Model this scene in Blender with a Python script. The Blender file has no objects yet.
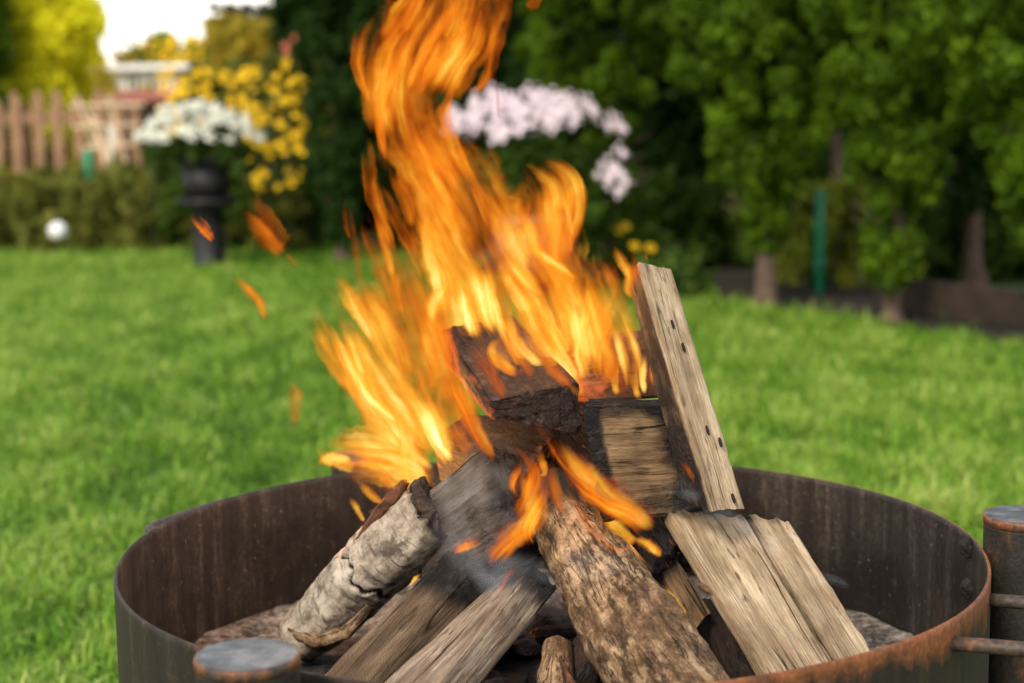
import bpy, bmesh, math, random
import numpy as np
from mathutils import Vector, Matrix, noise as mnoise, Quaternion
R = math.radians
random.seed(7); RNG = np.random.default_rng(11)
S = bpy.context.scene; C = S.collection

# ------------------------------------------------------------ camera
FPX = 1675.0
HORIZON = 104.0
CAM_H = 0.915
cam_d = bpy.data.cameras.new('camera'); cam = bpy.data.objects.new('camera', cam_d); C.objects.link(cam)
cam_d.sensor_width = 36.0; cam_d.lens = 36.0 * FPX / 1024.0
cam_d.clip_start = 0.05; cam_d.clip_end = 2000
PITCH = math.atan((341.5 - HORIZON) / FPX)
ROLL = R(-0.84)
cam.matrix_world = Matrix.Translation((0, 0, CAM_H)) @ Matrix.Rotation(R(90) - PITCH, 4, 'X') @ Matrix.Rotation(ROLL, 4, 'Z')
cam_d.dof.use_dof = True; cam_d.dof.focus_distance = 1.65; cam_d.dof.aperture_fstop = 4.2
S.camera = cam
MW = cam.matrix_world.copy()

# ------------------------------------------------------------ world, sun, exposure
SUN_EL, SUN_AZ = R(42), R(-152)     # azimuth measured from +Y towards +X: from behind the camera, a little to the left
w = bpy.data.worlds.new("World"); S.world = w; w.use_nodes = True
nt = w.node_tree; nt.nodes.clear()
sky = nt.nodes.new('ShaderNodeTexSky'); sky.sky_type = 'NISHITA'; sky.sun_disc = False
sky.sun_elevation = SUN_EL; sky.sun_rotation = SUN_AZ; sky.dust_density = 1.5; sky.air_density = 1.0
bg = nt.nodes.new('ShaderNodeBackground'); bg.inputs['Strength'].default_value = 0.15
wo = nt.nodes.new('ShaderNodeOutputWorld')
# thin bright haze, thickest towards the horizon
wtc = nt.nodes.new('ShaderNodeTexCoord'); wsep = nt.nodes.new('ShaderNodeSeparateXYZ'); nt.links.new(wtc.outputs['Generated'], wsep.inputs[0])
wr = nt.nodes.new('ShaderNodeValToRGB'); wr.color_ramp.elements[0].position = 0.0; wr.color_ramp.elements[0].color = (.85, .85, .85, 1)
wr.color_ramp.elements[1].position = .6; wr.color_ramp.elements[1].color = (.25, .25, .25, 1); nt.links.new(wsep.outputs[2], wr.inputs[0])
wn = nt.nodes.new('ShaderNodeTexNoise'); wn.inputs['Scale'].default_value = 3; wn.inputs['Detail'].default_value = 6; nt.links.new(wtc.outputs['Generated'], wn.inputs['Vector'])
wm_ = nt.nodes.new('ShaderNodeMath'); wm_.operation = 'MULTIPLY_ADD'; wm_.inputs[1].default_value = .5; nt.links.new(wn.outputs[0], wm_.inputs[0])
wa = nt.nodes.new('ShaderNodeMath'); wa.operation = 'SUBTRACT'; wa.inputs[1].default_value = .25; nt.links.new(wr.outputs[0], wa.inputs[0]); nt.links.new(wa.outputs[0], wm_.inputs[2]); wm_.use_clamp = True
wx = nt.nodes.new('ShaderNodeMix'); wx.data_type = 'RGBA'; wx.inputs[7].default_value = (9.0, 8.4, 7.4, 1)
nt.links.new(wm_.outputs[0], wx.inputs[0]); nt.links.new(sky.outputs[0], wx.inputs[6])
nt.links.new(wx.outputs[2], bg.inputs[0]); nt.links.new(bg.outputs[0], wo.inputs[0])
sd = bpy.data.lights.new('sun', 'SUN'); sd.energy = 2.0; sd.angle = R(14); sd.color = (1.0, 0.89, 0.72)
sun = bpy.data.objects.new('sun', sd); C.objects.link(sun)
sdir = Vector((math.sin(SUN_AZ) * math.cos(SUN_EL), math.cos(SUN_AZ) * math.cos(SUN_EL), math.sin(SUN_EL)))
sun.rotation_euler = sdir.to_track_quat('Z', 'Y').to_euler()
S.view_settings.view_transform = 'Standard'; S.view_settings.look = 'None'
S.view_settings.gamma = 1.0; S.view_settings.exposure = 0.75; S.view_settings.use_curve_mapping = False
S.render.engine = 'CYCLES'
S.cycles.transparent_max_bounces = 64
S.cycles.max_bounces = 6; S.cycles.diffuse_bounces = 3; S.cycles.glossy_bounces = 2
S.cycles.sample_clamp_indirect = 3.0

# ------------------------------------------------------------ projection helpers
def ray(px, py):
    v = Vector(((px - 512) / FPX, -(py - 341.5) / FPX, -1.0))
    return (MW.to_3x3() @ v).normalized()
def at(px, py, Y):
    d = ray(px, py); return Vector((0, 0, CAM_H)) + d * (Y / d.y)
def atz(px, py, z):
    d = ray(px, py); return Vector((0, 0, CAM_H)) + d * ((z - CAM_H) / d.z)
def af(px, py, d):            # fire-wood depths
    return at(px, py, d - 0.125)

# ------------------------------------------------------------ object helpers
def mesh_obj(name, verts, faces, mats=None, parent=None, smooth=False, midx=None):
    me = bpy.data.meshes.new(name)
    me.from_pydata([tuple(v) for v in verts], [], faces)
    if mats:
        for m in (mats if isinstance(mats, (list, tuple)) else [mats]): me.materials.append(m)
    if midx is not None: me.polygons.foreach_set('material_index', midx)
    if smooth: me.polygons.foreach_set('use_smooth', [True] * len(me.polygons))
    me.update()
    o = bpy.data.objects.new(name, me); C.objects.link(o)
    if parent:
        o.parent = parent; o.matrix_parent_inverse = Matrix.Translation(parent.location).inverted() if True else None
    return o
def quads_obj(name, V, NF, mats, parent=None, attrs=None, midx=None):
    """V: (NF*4,3) array of separate quads."""
    me = bpy.data.meshes.new(name)
    V = np.asarray(V, dtype=np.float32)
    me.vertices.add(len(V)); me.vertices.foreach_set('co', V.ravel())
    me.loops.add(NF * 4); me.loops.foreach_set('vertex_index', np.arange(NF * 4, dtype=np.int32))
    me.polygons.add(NF); me.polygons.foreach_set('loop_start', np.arange(0, NF * 4, 4, dtype=np.int32))
    me.polygons.foreach_set('loop_total', np.full(NF, 4, dtype=np.int32))
    for m in (mats if isinstance(mats, (list, tuple)) else [mats]): me.materials.append(m)
    if midx is not None: me.polygons.foreach_set('material_index', np.asarray(midx, dtype=np.int32))
    if attrs:
        for k, a in attrs.items():
            at_ = me.attributes.new(k, 'FLOAT', 'POINT'); at_.data.foreach_set('value', np.asarray(a, dtype=np.float32))
    me.update(calc_edges=True)
    o = bpy.data.objects.new(name, me); C.objects.link(o)
    if parent:
        o.parent = parent; o.matrix_parent_inverse = Matrix.Translation(parent.location).inverted()
    return o
def tag(o, label=None, cat=None, group=None, kind=None):
    if label: o['label'] = label
    if cat: o['category'] = cat
    if group: o['group'] = group
    if kind: o['kind'] = kind
    return o
def empty(name, loc, label, cat, group=None):
    o = bpy.data.objects.new(name, None); C.objects.link(o); o.location = loc; o.empty_display_size = .05
    return tag(o, label, cat, group)

# ------------------------------------------------------------ material helpers
class NT:
    def __init__(s, name):
        s.m = bpy.data.materials.new(name); s.m.use_nodes = True
        s.t = s.m.node_tree; s.t.nodes.clear()
        s.out = s.n('ShaderNodeOutputMaterial')
    def n(s, typ, **kw):
        nd = s.t.nodes.new(typ)
        for k, v in kw.items():
            if k.startswith('i_'): nd.inputs[k[2:]].default_value = v
            else: setattr(nd, k, v)
        return nd
    def l(s, a, b): s.t.links.new(a, b)
    def attr(s, name): return s.n('ShaderNodeAttribute', attribute_name=name)
    def math(s, op, a, b=None, c=None, clamp=False):
        nd = s.n('ShaderNodeMath', operation=op); nd.use_clamp = clamp
        for i, x in enumerate((a, b, c)):
            if x is None: continue
            if isinstance(x, (int, float)): nd.inputs[i].default_value = x
            else: s.l(x, nd.inputs[i])
        return nd.outputs[0]
    def noise(s, vec, scale, detail=4, rough=.55, dist=0.0):
        nd = s.n('ShaderNodeTexNoise'); nd.inputs['Scale'].default_value = scale
        nd.inputs['Detail'].default_value = detail; nd.inputs['Roughness'].default_value = rough
        nd.inputs['Distortion'].default_value = dist
        if vec is not None: s.l(vec, nd.inputs['Vector'])
        return nd.outputs[0]
    def mapping(s, vec, scale=(1, 1, 1), loc=(0, 0, 0)):
        nd = s.n('ShaderNodeMapping'); nd.inputs['Scale'].default_value = scale; nd.inputs['Location'].default_value = loc
        s.l(vec, nd.inputs['Vector']); return nd.outputs[0]
    def ramp(s, fac, stops, interp='LINEAR'):
        nd = s.n('ShaderNodeValToRGB'); cr = nd.color_ramp; cr.interpolation = interp
        while len(cr.elements) < len(stops): cr.elements.new(0.5)
        for e, (p, c) in zip(cr.elements, stops):
            e.position = p; e.color = (c, c, c, 1) if isinstance(c, (int, float)) else (*c, 1)
        s.l(fac, nd.inputs[0]); return nd.outputs[0]
    def mix(s, fac, a, b, mode='MIX'):
        nd = s.n('ShaderNodeMix', data_type='RGBA', blend_type=mode)
        for sock, x in ((nd.inputs[0], fac), (nd.inputs[6], a), (nd.inputs[7], b)):
            if isinstance(x, (int, float)): sock.default_value = x
            elif isinstance(x, tuple): sock.default_value = (*x, 1)
            else: s.l(x, sock)
        return nd.outputs[2]
    def bump(s, h, strength=.5, dist=.002):
        nd = s.n('ShaderNodeBump'); nd.inputs['Strength'].default_value = strength; nd.inputs['Distance'].default_value = dist
        s.l(h, nd.inputs['Height']); return nd.outputs[0]
    def bsdf(s, col, rough=.8, bump=None, metal=0.0, spec=.3, emis=None, emis_s=0, trans=None):
        nd = s.n('ShaderNodeBsdfPrincipled')
        if isinstance(col, tuple): nd.inputs['Base Color'].default_value = (*col, 1)
        else: s.l(col, nd.inputs['Base Color'])
        if isinstance(rough, (int, float)): nd.inputs['Roughness'].default_value = rough
        else: s.l(rough, nd.inputs['Roughness'])
        if isinstance(metal, (int, float)): nd.inputs['Metallic'].default_value = metal
        else: s.l(metal, nd.inputs['Metallic'])
        nd.inputs['Specular IOR Level'].default_value = spec
        if bump is not None: s.l(bump, nd.inputs['Normal'])
        if emis is not None:
            if isinstance(emis, tuple): nd.inputs['Emission Color'].default_value = (*emis, 1)
            else: s.l(emis, nd.inputs['Emission Color'])
            if isinstance(emis_s, (int, float)): nd.inputs['Emission Strength'].default_value = emis_s
            else: s.l(emis_s, nd.inputs['Emission Strength'])
        return nd.outputs[0]
    def done(s, sh): s.l(sh, s.out.inputs['Surface']); return s.m

def leaf_mat(name, c1, c2, trans=.35, scale=9.0, rough=.6):
    n = NT(name)
    g = n.n('ShaderNodeNewGeometry')
    oi = n.n('ShaderNodeTexCoord')
    f = n.noise(oi.outputs['Object'], scale, 2)
    f = n.math('ADD', n.math('MULTIPLY', n.attr('rnd').outputs['Fac'], .6), n.math('MULTIPLY', f, .5))
    col = n.ramp(f, [(.2, c1), (.85, c2)])
    a = n.bsdf(col, rough, spec=.12)
    tr = n.n('ShaderNodeBsdfTranslucent'); n.l(col, tr.inputs[0])
    mx = n.n('ShaderNodeMixShader'); mx.inputs[0].default_value = trans
    n.l(a, mx.inputs[1]); n.l(tr.outputs[0], mx.inputs[2])
    return n.done(mx.outputs[0])

def flat_mat(name, c1, c2, scale=20., rough=.75, bump=.3, metal=0.):
    n = NT(name); tc = n.n('ShaderNodeTexCoord')
    f = n.noise(tc.outputs['Object'], scale, 5)
    col = n.ramp(f, [(.3, c1), (.7, c2)])
    return n.done(n.bsdf(col, rough, n.bump(f, bump, .005), metal))

def wood_mat(name, dark, mid, light, grain=90., fine=260., burn_col=(.012, .010, .009), stain=None, saw=False, knots=True):
    """grain runs along attribute wc.x (metres along the log)"""
    n = NT(name)
    wc = n.attr('wc').outputs['Vector']; burn = n.attr('burn').outputs['Fac']; em = n.attr('ember').outputs['Fac']
    warp = n.noise(n.mapping(wc, (6, 16, 16)), 1.0, 2)
    wv = n.n('ShaderNodeVectorMath', operation='ADD')
    cmb = n.n('ShaderNodeCombineXYZ'); n.l(n.math('MULTIPLY', warp, .011), cmb.inputs[1]); n.l(n.math('MULTIPLY', warp, .007), cmb.inputs[2])
    n.l(wc, wv.inputs[0]); n.l(cmb.outputs[0], wv.inputs[1]); v = wv.outputs[0]
    g1 = n.noise(n.mapping(v, (5, grain, grain)), 1.0, 5, .6)
    g2 = n.noise(n.mapping(v, (14, fine * 1.6, fine * 1.6)), 1.0, 4, .65)
    g3 = n.noise(n.mapping(wc, (14, 22, 22)), 1.0, 4, .6)
    f = n.math('ADD', n.math('MULTIPLY', g1, .55), n.math('MULTIPLY', g2, .45))
    f = n.math('ADD', f, n.math('MULTIPLY', n.math('SUBTRACT', g3, .5), .55))
    g4 = n.noise(n.mapping(v, (90, 900, 900), (1, 2, 3)), 1.0, 2, .6)
    f = n.math('ADD', f, n.math('MULTIPLY', n.math('SUBTRACT', g4, .5), .22))
    col = n.ramp(f, [(.33, dark), (.5, mid), (.66, light)])
    # flecks and small dark checks
    fk = n.noise(n.mapping(v, (38, 210, 210), (4, 4, 9)), 1.0, 3, .6)
    fg = n.noise(n.mapping(wc, (16, 26, 26), (2, 8, 1)), 1.0, 3, .6)
    fm = n.math('MULTIPLY', n.ramp(fk, [(.57, 0.), (.66, .9)]), n.ramp(fg, [(.44, 0.), (.58, 1.)]))
    col = n.mix(fm, col, (dark[0] * .45, dark[1] * .4, dark[2] * .38))
    # cracks: thin dark lines along the grain
    cr = n.noise(n.mapping(v, (2.2, grain * .62, grain * .62), (3.1, 1.7, .4)), 1.0, 2, .5)
    cl = n.math('ABSOLUTE', n.math('SUBTRACT', cr, .5))
    gate = n.noise(n.mapping(wc, (9, 30, 30), (7, 2, 5)), 1.0, 2)
    crack = n.math('MULTIPLY', n.ramp(cl, [(.0, 1.), (.016, 0.)]), n.ramp(gate, [(.5, 0.), (.6, 1.)]))
    col = n.mix(crack, col, (dark[0] * .22, dark[1] * .2, dark[2] * .18))
    if stain:
        st = n.noise(n.mapping(wc, (20, 34, 34), (11, 3, 8)), 1.0, 6, .7)
        col = n.mix(n.ramp(st, [(.52, 0.), (.66, .85)]), col, stain)
    ck2 = n.noise(n.mapping(v, (3.2, grain * 2.0, grain * 2.0), (9.1, 4.7, 2.4)), 1.0, 2, .5)
    gt2 = n.noise(n.mapping(wc, (12, 44, 44), (3, 6, 9)), 1.0, 3)
    crack2 = n.math('MULTIPLY', n.ramp(n.math('ABSOLUTE', n.math('SUBTRACT', ck2, .5)), [(.0, .6), (.016, 0.)]), n.ramp(gt2, [(.54, 0.), (.62, 1.)]))
    col = n.mix(crack2, col, (dark[0] * .3, dark[1] * .27, dark[2] * .24))
    h = n.math('SUBTRACT', f, n.math('MULTIPLY', n.math('MAXIMUM', crack, crack2), 1.2))
    if saw:
        wvn = n.n('ShaderNodeTexWave'); wvn.inputs['Scale'].default_value = 150; wvn.inputs['Distortion'].default_value = 1.5
        n.l(wc, wvn.inputs['Vector'])
        h = n.math('ADD', h, n.math('MULTIPLY', wvn.outputs['Fac'], .35)); col = n.mix(n.math('MULTIPLY', wvn.outputs['Fac'], .22), col, dark)
    # scorch
    bn = n.noise(n.mapping(wc, (22, 60, 60), (1, 9, 4)), 1.0, 5, .65)
    bm = n.math('ADD', burn, n.math('MULTIPLY', n.math('SUBTRACT', bn, .5), .9))
    b1 = n.ramp(bm, [(.22, 0.), (.62, 1.)])
    brown = n.mix(.55, col, (.05, .028, .016))
    col = n.mix(n.ramp(bm, [(.08, 0.), (.4, .8)]), col, brown)
    chd = n.noise(wc, 60, 3, .6); cmb2 = n.n('ShaderNodeVectorMath', operation='MULTIPLY_ADD'); cmb3 = n.n('ShaderNodeCombineXYZ'); n.l(chd, cmb3.inputs[0]); n.l(n.noise(wc, 47, 3, .6), cmb3.inputs[1]); n.l(chd, cmb3.inputs[2])
    n.l(cmb3.outputs[0], cmb2.inputs[0]); cmb2.inputs[1].default_value = (.022, .022, .022); n.l(wc, cmb2.inputs[2])
    chv = n.n('ShaderNodeTexVoronoi', feature='DISTANCE_TO_EDGE'); chv.inputs['Scale'].default_value = 1.0; chv.inputs['Randomness'].default_value = 1.0
    n.l(n.mapping(cmb2.outputs[0], (34, 130, 130)), chv.inputs['Vector'])
    chk = n.math('ADD', n.math('MULTIPLY', n.ramp(chv.outputs[0], [(.0, 0.), (.10, 1.)]), .5), n.math('MULTIPLY', n.noise(wc, 150, 5, .7), .8))
    ash = n.noise(n.mapping(wc, (60, 90, 90)), 1.0, 5, .7)
    char = n.mix(n.ramp(ash, [(.52, 0.), (.74, .6)]), burn_col, (.085, .078, .072))
    col = n.mix(b1, col, char)
    h = n.math('ADD', h, n.math('MULTIPLY', n.math('MULTIPLY', chk, b1), .8))
    # embers
    en = n.noise(n.mapping(wc, (30, 46, 46), (5, 5, 2)), 1.0, 5, .65)
    es = n.math('MULTIPLY', n.ramp(n.math('ADD', n.math('MULTIPLY', n.math('SUBTRACT', en, .5), 1.3), em), [(.38, 0.), (1.0, 1.)]), .75)
    return n.done(n.bsdf(col, .82, n.bump(h, 1.0, .0030), spec=.22, emis=(1.0, .17, .02), emis_s=es))

def bark_mat(name, c1, c2, c3, crackc, scale=60., birch=False):
    n = NT(name)
    wc = n.attr('wc').outputs['Vector']; burn = n.attr('burn').outputs['Fac']; em = n.attr('ember').outputs['Fac']
    a = n.noise(n.mapping(wc, (1, 1, 1)), scale, 8, .68, .4)
    b = n.noise(n.mapping(wc, (1, 1, 1), (4, 2, 1)), scale * .33, 5, .6)
    b2 = n.noise(n.mapping(wc, (.6, 2.5, 2.5), (8, 2, 1)), scale * 1.2, 6, .7)
    f = n.math('ADD', n.math('MULTIPLY', a, .4), n.math('ADD', n.math('MULTIPLY', b, .4), n.math('MULTIPLY', b2, .25)))
    f = n.math('ADD', f, n.math('MULTIPLY', n.math('SUBTRACT', n.noise(wc, scale * 6, 4, .7), .5), .2))
    col = n.ramp(f, [(.40, c1), (.51, c2), (.62, c3)])
    if birch:
        le = n.noise(n.mapping(wc, (160, 28, 28), (2, 2, 2)), 1.0, 4, .6)     # dark lenticels running round the log
        lm = n.ramp(le, [(.56, 0.), (.66, .75)])
        col = n.mix(lm, col, crackc)
        sp = n.noise(n.mapping(wc, (26, 30, 30), (9, 1, 3)), 1.0, 6, .75)
        col = n.mix(n.ramp(sp, [(.53, 0.), (.62, .85)]), col, (.085, .07, .055))
        h = n.math('SUBTRACT', f, n.math('MULTIPLY', lm, .3))
    else:
        vo = n.noise(n.mapping(wc, (9, 75, 75), (2, 5, 1)), 1.0, 4, .6, .6)
        ck = n.math('MULTIPLY', n.ramp(n.math('ABSOLUTE', n.math('SUBTRACT', vo, .5)), [(0., .9), (.022, 0.)]), n.ramp(b, [(.45, 0.), (.55, 1.)]))
        sp = n.noise(n.mapping(wc, (24, 60, 60), (9, 1, 3)), 1.0, 7, .75)
        col = n.mix(n.ramp(sp, [(.5, 0.), (.6, .9)]), col, c1)
        col = n.mix(ck, col, crackc); h = n.math('SUBTRACT', n.math('MULTIPLY', f, 1.6), n.math('MULTIPLY', ck, .7))
    bn = n.noise(n.mapping(wc, (30, 60, 60), (1, 9, 4)), 1.0, 5, .65)
    bm = n.math('ADD', burn, n.math('MULTIPLY', n.math('SUBTRACT', bn, .5), .8))
    col = n.mix(n.ramp(bm, [(.25, 0.), (.6, 1.)]), col, (.016, .013, .011))
    es = n.math('MULTIPLY', n.ramp(n.math('ADD', n.math('SUBTRACT', a, .5), em), [(.35, 0.), (.8, 1.)]), 2.0)
    return n.done(n.bsdf(col, .85, n.bump(h, .9, .003), spec=.2, emis=(1.0, .17, .02), emis_s=es))

# ============================================================ SETTING: ground
def lawn_h(x, y):
    return 0.015 * np.sin(x * 1.1 + .4) * np.sin(y * .8)
def ground():
    n = NT('lawn_soil'); tc = n.n('ShaderNodeTexCoord')
    f = n.noise(tc.outputs['Object'], 1.6, 8, .65); g = n.noise(tc.outputs['Object'], 40, 6, .7)
    col = n.ramp(n.math('ADD', n.math('MULTIPLY', f, .5), n.math('MULTIPLY', g, .5)), [(.35, (.035, .06, .012)), (.65, (.07, .14, .022))])
    m = n.done(n.bsdf(col, .9, n.bump(g, .6, .02)))
    xs = np.concatenate([[-600, -100, -30], np.linspace(-9, 9, 60), [30, 100, 600]])
    ys = np.concatenate([[-400, -60, -10], np.linspace(-3, 16, 60), [40, 150, 900]])
    V = []; F = []
    for y in ys:
        for x in xs:
            z = float(lawn_h(x, y)) if abs(x) < 9.5 and -3 <= y <= 16 else 0
            V.append((x, y, z - .004))
    nx = len(xs)
    for j in range(len(ys) - 1):
        for i in range(nx - 1): F.append((j * nx + i, j * nx + i + 1, (j + 1) * nx + i + 1, (j + 1) * nx + i))
    tag(mesh_obj('ground', V, F, m, smooth=True), kind='structure')
ground()
# hedge base line: lawn ends here
HA, HB = Vector((-1.2, 10.9)), Vector((2.0, 5.75))
def lawn_end(x):      # y where the mown grass stops
    t = (x - HA.x) / (HB.x - HA.x)
    yh = HA.y + (HB.y - HA.y) * t
    return np.minimum(np.where(x < -1.0, 11.0, yh + .25), 11.0)
def grass():
    n = NT('grass_blade'); r = n.attr('rnd').outputs['Fac']; tp = n.attr('tip').outputs['Fac']
    col = n.ramp(r, [(0., (.045, .12, .008)), (.3, (.125, .28, .018)), (.65, (.26, .43, .042)), (1., (.50, .58, .15))])
    a = n.bsdf(col, .5, spec=.25)
    tr = n.n('ShaderNodeBsdfTranslucent'); n.l(col, tr.inputs[0])
    mx = n.n('ShaderNodeMixShader'); mx.inputs[0].default_value = .45
    n.l(a, mx.inputs[1]); n.l(tr.outputs[0], mx.inputs[2])
    m = n.done(mx.outputs[0])
    N = 500000
    # sample y with density falling with distance
    u = RNG.random(N); y = 1.2 + 10.0 * u ** 1.25
    x = (RNG.random(N) * 2 - 1) * (.40 * y + .7)
    keep = (y < lawn_end(x) + RNG.normal(0, .06, N)) & ((x - X0) ** 2 + (y - D0) ** 2 > .3)
    x, y = x[keep], y[keep]; N = len(x)
    # clumps: value noise by summed sines with random phases
    cl = np.zeros(N)
    for k in range(14):
        fr = RNG.uniform(2, 26); th = RNG.uniform(0, 6.28); ph = RNG.uniform(0, 6.28)
        cl += np.sin(fr * (x * np.cos(th) + y * np.sin(th)) + ph + 1.5 * np.sin(fr * .6 * (y * np.cos(th) - x * np.sin(th)) + ph))
    cl = cl / 3.7
    L = (.030 + .010 * cl + RNG.exponential(.010, N)); L = np.clip(L, .012, .12) * (1 + .05 * y)
    W = RNG.uniform(.0022, .0052, N) * (1 + .13 * y)
    a = RNG.uniform(0, 2 * np.pi, N); lean = RNG.uniform(.2, 1.5, N)
    dx, dy = np.cos(a), np.sin(a)
    px, py = -dy, dx
    z = lawn_h(x, y) - .006
    base = np.stack([x, y, z], 1); wdir = np.stack([px, py, np.zeros(N)], 1)
    mid = base + np.stack([dx * lean * L * .3, dy * lean * L * .3, L * .62], 1)
    tip = base + np.stack([dx * lean * L * .95, dy * lean * L * .95, L * (1.05 - .45 * lean)], 1)
    w2 = (W / 2)[:, None]
    Q = np.empty((N, 2, 4, 3), dtype=np.float32)
    Q[:, 0, 0] = base - wdir * w2; Q[:, 0, 1] = base + wdir * w2; Q[:, 0, 2] = mid + wdir * w2 * .85; Q[:, 0, 3] = mid - wdir * w2 * .85
    Q[:, 1, 0] = Q[:, 0, 3]; Q[:, 1, 1] = Q[:, 0, 2]; Q[:, 1, 2] = tip + wdir * w2 * .12; Q[:, 1, 3] = tip - wdir * w2 * .12
    rnd = np.clip(.48 + .17 * cl + RNG.normal(0, .22, N), 0, 1)
    big = 0
    for k in range(6):
        fr = RNG.uniform(.8, 2.4); th = RNG.uniform(0, 6.28); big = big + np.sin(fr * (x * np.cos(th) + y * np.sin(th)) + k)
    rnd = np.clip(rnd + .03 * big, 0, 1)
    straw = RNG.random(N) < .012; rnd[straw] = 1.0
    tag(quads_obj('lawn_grass', Q.reshape(-1, 3), N * 2, m, attrs={'rnd': np.repeat(rnd, 8), 'tip': np.tile([0, 0, .6, .6, .6, .6, 1, 1], N)}), kind='stuff')
# bowl constants (needed by the grass)
D0, X0, RB, RIM = 1.726, .0371, .4455, .452
grass()

# ============================================================ TREES
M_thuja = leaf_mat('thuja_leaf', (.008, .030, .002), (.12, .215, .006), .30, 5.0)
M_thuja_dark = leaf_mat('thuja_leaf_dark', (.007, .022, .004), (.030, .070, .008), .2, 5.0)  # darker leaf copy; on the second-row conifers their shade is put into it
M_gold_lit = leaf_mat('sunlit_leaf', (.70, .68, .01), (.92, .86, .05), .5, 4.0)  # strong sunlight is put into this leaf colour
M_trunk = flat_mat('trunk_bark', (.05, .035, .025), (.13, .085, .06), 30., .9, .9)

def leaf_cloud(name, centres, radii, per, size, mat, parent, flat=.7, up=.3, aspect=1.6, mats_fn=None, inward=.5):
    n = len(centres); Cn = np.repeat(np.asarray(centres), per, 0); Rr = np.repeat(np.asarray(radii), per, 0); M = len(Cn)
    d = RNG.normal(size=(M, 3)); d /= np.linalg.norm(d, axis=1)[:, None]
    rr = RNG.random(M)[:, None] ** inward
    P = Cn + d * Rr * rr
    nrm = d * .6 + RNG.normal(size=(M, 3)) * .55; nrm /= np.linalg.norm(nrm, axis=1)[:, None]
    t = RNG.normal(size=(M, 3)) * .6 + np.array([0, 0, up]) + d * .5
    t -= nrm * (t * nrm).sum(1)[:, None]; t /= np.linalg.norm(t, axis=1)[:, None]
    b = np.cross(nrm, t); s = (size * RNG.uniform(.6, 1.4, M))[:, None]
    Q = np.empty((M, 4, 3)); Q[:, 0] = P - t * s * aspect * .5; Q[:, 1] = P + b * s * .5; Q[:, 2] = P + t * s * aspect * .6; Q[:, 3] = P - b * s * .45
    lobe = np.repeat(RNG.random(n), per)
    rnd = np.clip(.5 * lobe + .5 * RNG.random(M), 0, 1)
    return quads_obj(name, Q.reshape(-1, 3), M, mat, parent, attrs={'rnd': np.repeat(rnd, 4)})

def trunk_mesh(name, base, top, r0, r1, mat, parent, limbs=()):
    V = []; F = []
    def tube(a, b, ra, rb, seg=10, rings=8):
        a = Vector(a); b = Vector(b); ax = (b - a).normalized(); u = ax.orthogonal().normalized(); v = ax.cross(u); o = len(V)
        for i in range(rings + 1):
            f = i / rings; c = a.lerp(b, f) + Vector((math.sin(f * 5 + a.x * 7), math.cos(f * 4 + a.y), 0)) * ra * .25 * math.sin(f * 3.14)
            r = ra + (rb - ra) * f; r *= 1 + (.5 * max(0, .12 - f) / .12 if ra > .03 else 0)
            for k in range(seg):
                an = 2 * math.pi * k / seg; rk = r * (1 + .1 * math.sin(3 * an + i))
                V.append(c + u * math.cos(an) * rk + v * math.sin(an) * rk)
        for i in range(rings):
            for k in range(seg):
                F.append((o + i * seg + k, o + i * seg + (k + 1) % seg, o + (i + 1) * seg + (k + 1) % seg, o + (i + 1) * seg + k))
    tube(base, top, r0, r1)
    for (a, b, r) in limbs: tube(a, b, r, r * .3, 6, 4)
    return mesh_obj(name, V, F, mat, parent, smooth=True)

def thuja(x, y, width, height, low, mat, label, seed, nl=300, per=115, group='conifers of the hedge row', trunk_r=.055, leaf=.019):
    rs = random.Random(seed)
    root = empty('conifer_tree', (x, y, 0), label, 'tree', group)
    cs = []; rd = []
    nbig = max(70, int(nl / 2.0))
    for i in range(nbig):                      # big upright sprays with dark gaps between, each made of small ones
        f = rs.random() ** .9; z = low + (height - low) * f
        prof = (min(1, f / .28) ** .9) * (1 - max(0, (f - .45) / .55) ** 1.6 * .92)
        a = rs.uniform(0, 2 * math.pi)
        lump = 1 + .18 * math.sin(3 * a + z * 3.1 + seed) + .12 * math.sin(5 * a - z * 5.3 + seed * 2)
        rad = width * prof * lump * (rs.uniform(.72, 1.0) if rs.random() < .75 else rs.uniform(.2, .6))
        for k in range(5):
            u = rs.uniform(-1, 1) * .075; v = rs.uniform(-.07, .09); rr_ = rad + rs.uniform(-.05, .04) - abs(u) * .4 - max(0, v) * .25
            cs.append((x + rr_ * math.cos(a) - u * math.sin(a), y + rr_ * math.sin(a) + u * math.cos(a), z + v)); q_ = rs.uniform(.03, .065)
            rd.append((q_, q_, q_ * 1.15))
    leaf_cloud('crown', cs, rd, per, leaf, mat, root, up=.8, inward=.5, aspect=1.9)
    # dark inner core twigs
    limbs = []
    for k in range(14):
        z = low + .05 + .35 * k / 14; a = rs.uniform(0, 6.28); L = width * .45
        limbs.append(((x, y, z), (x + L * math.cos(a), y + L * math.sin(a), z + .12), .012))
    trunk_mesh('trunk', (x, y, -.02), (x, y, low + .45), trunk_r, .010, M_trunk, root, limbs)
    return root
def gx(px, Y): return at(px, 300, Y).x
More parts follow.
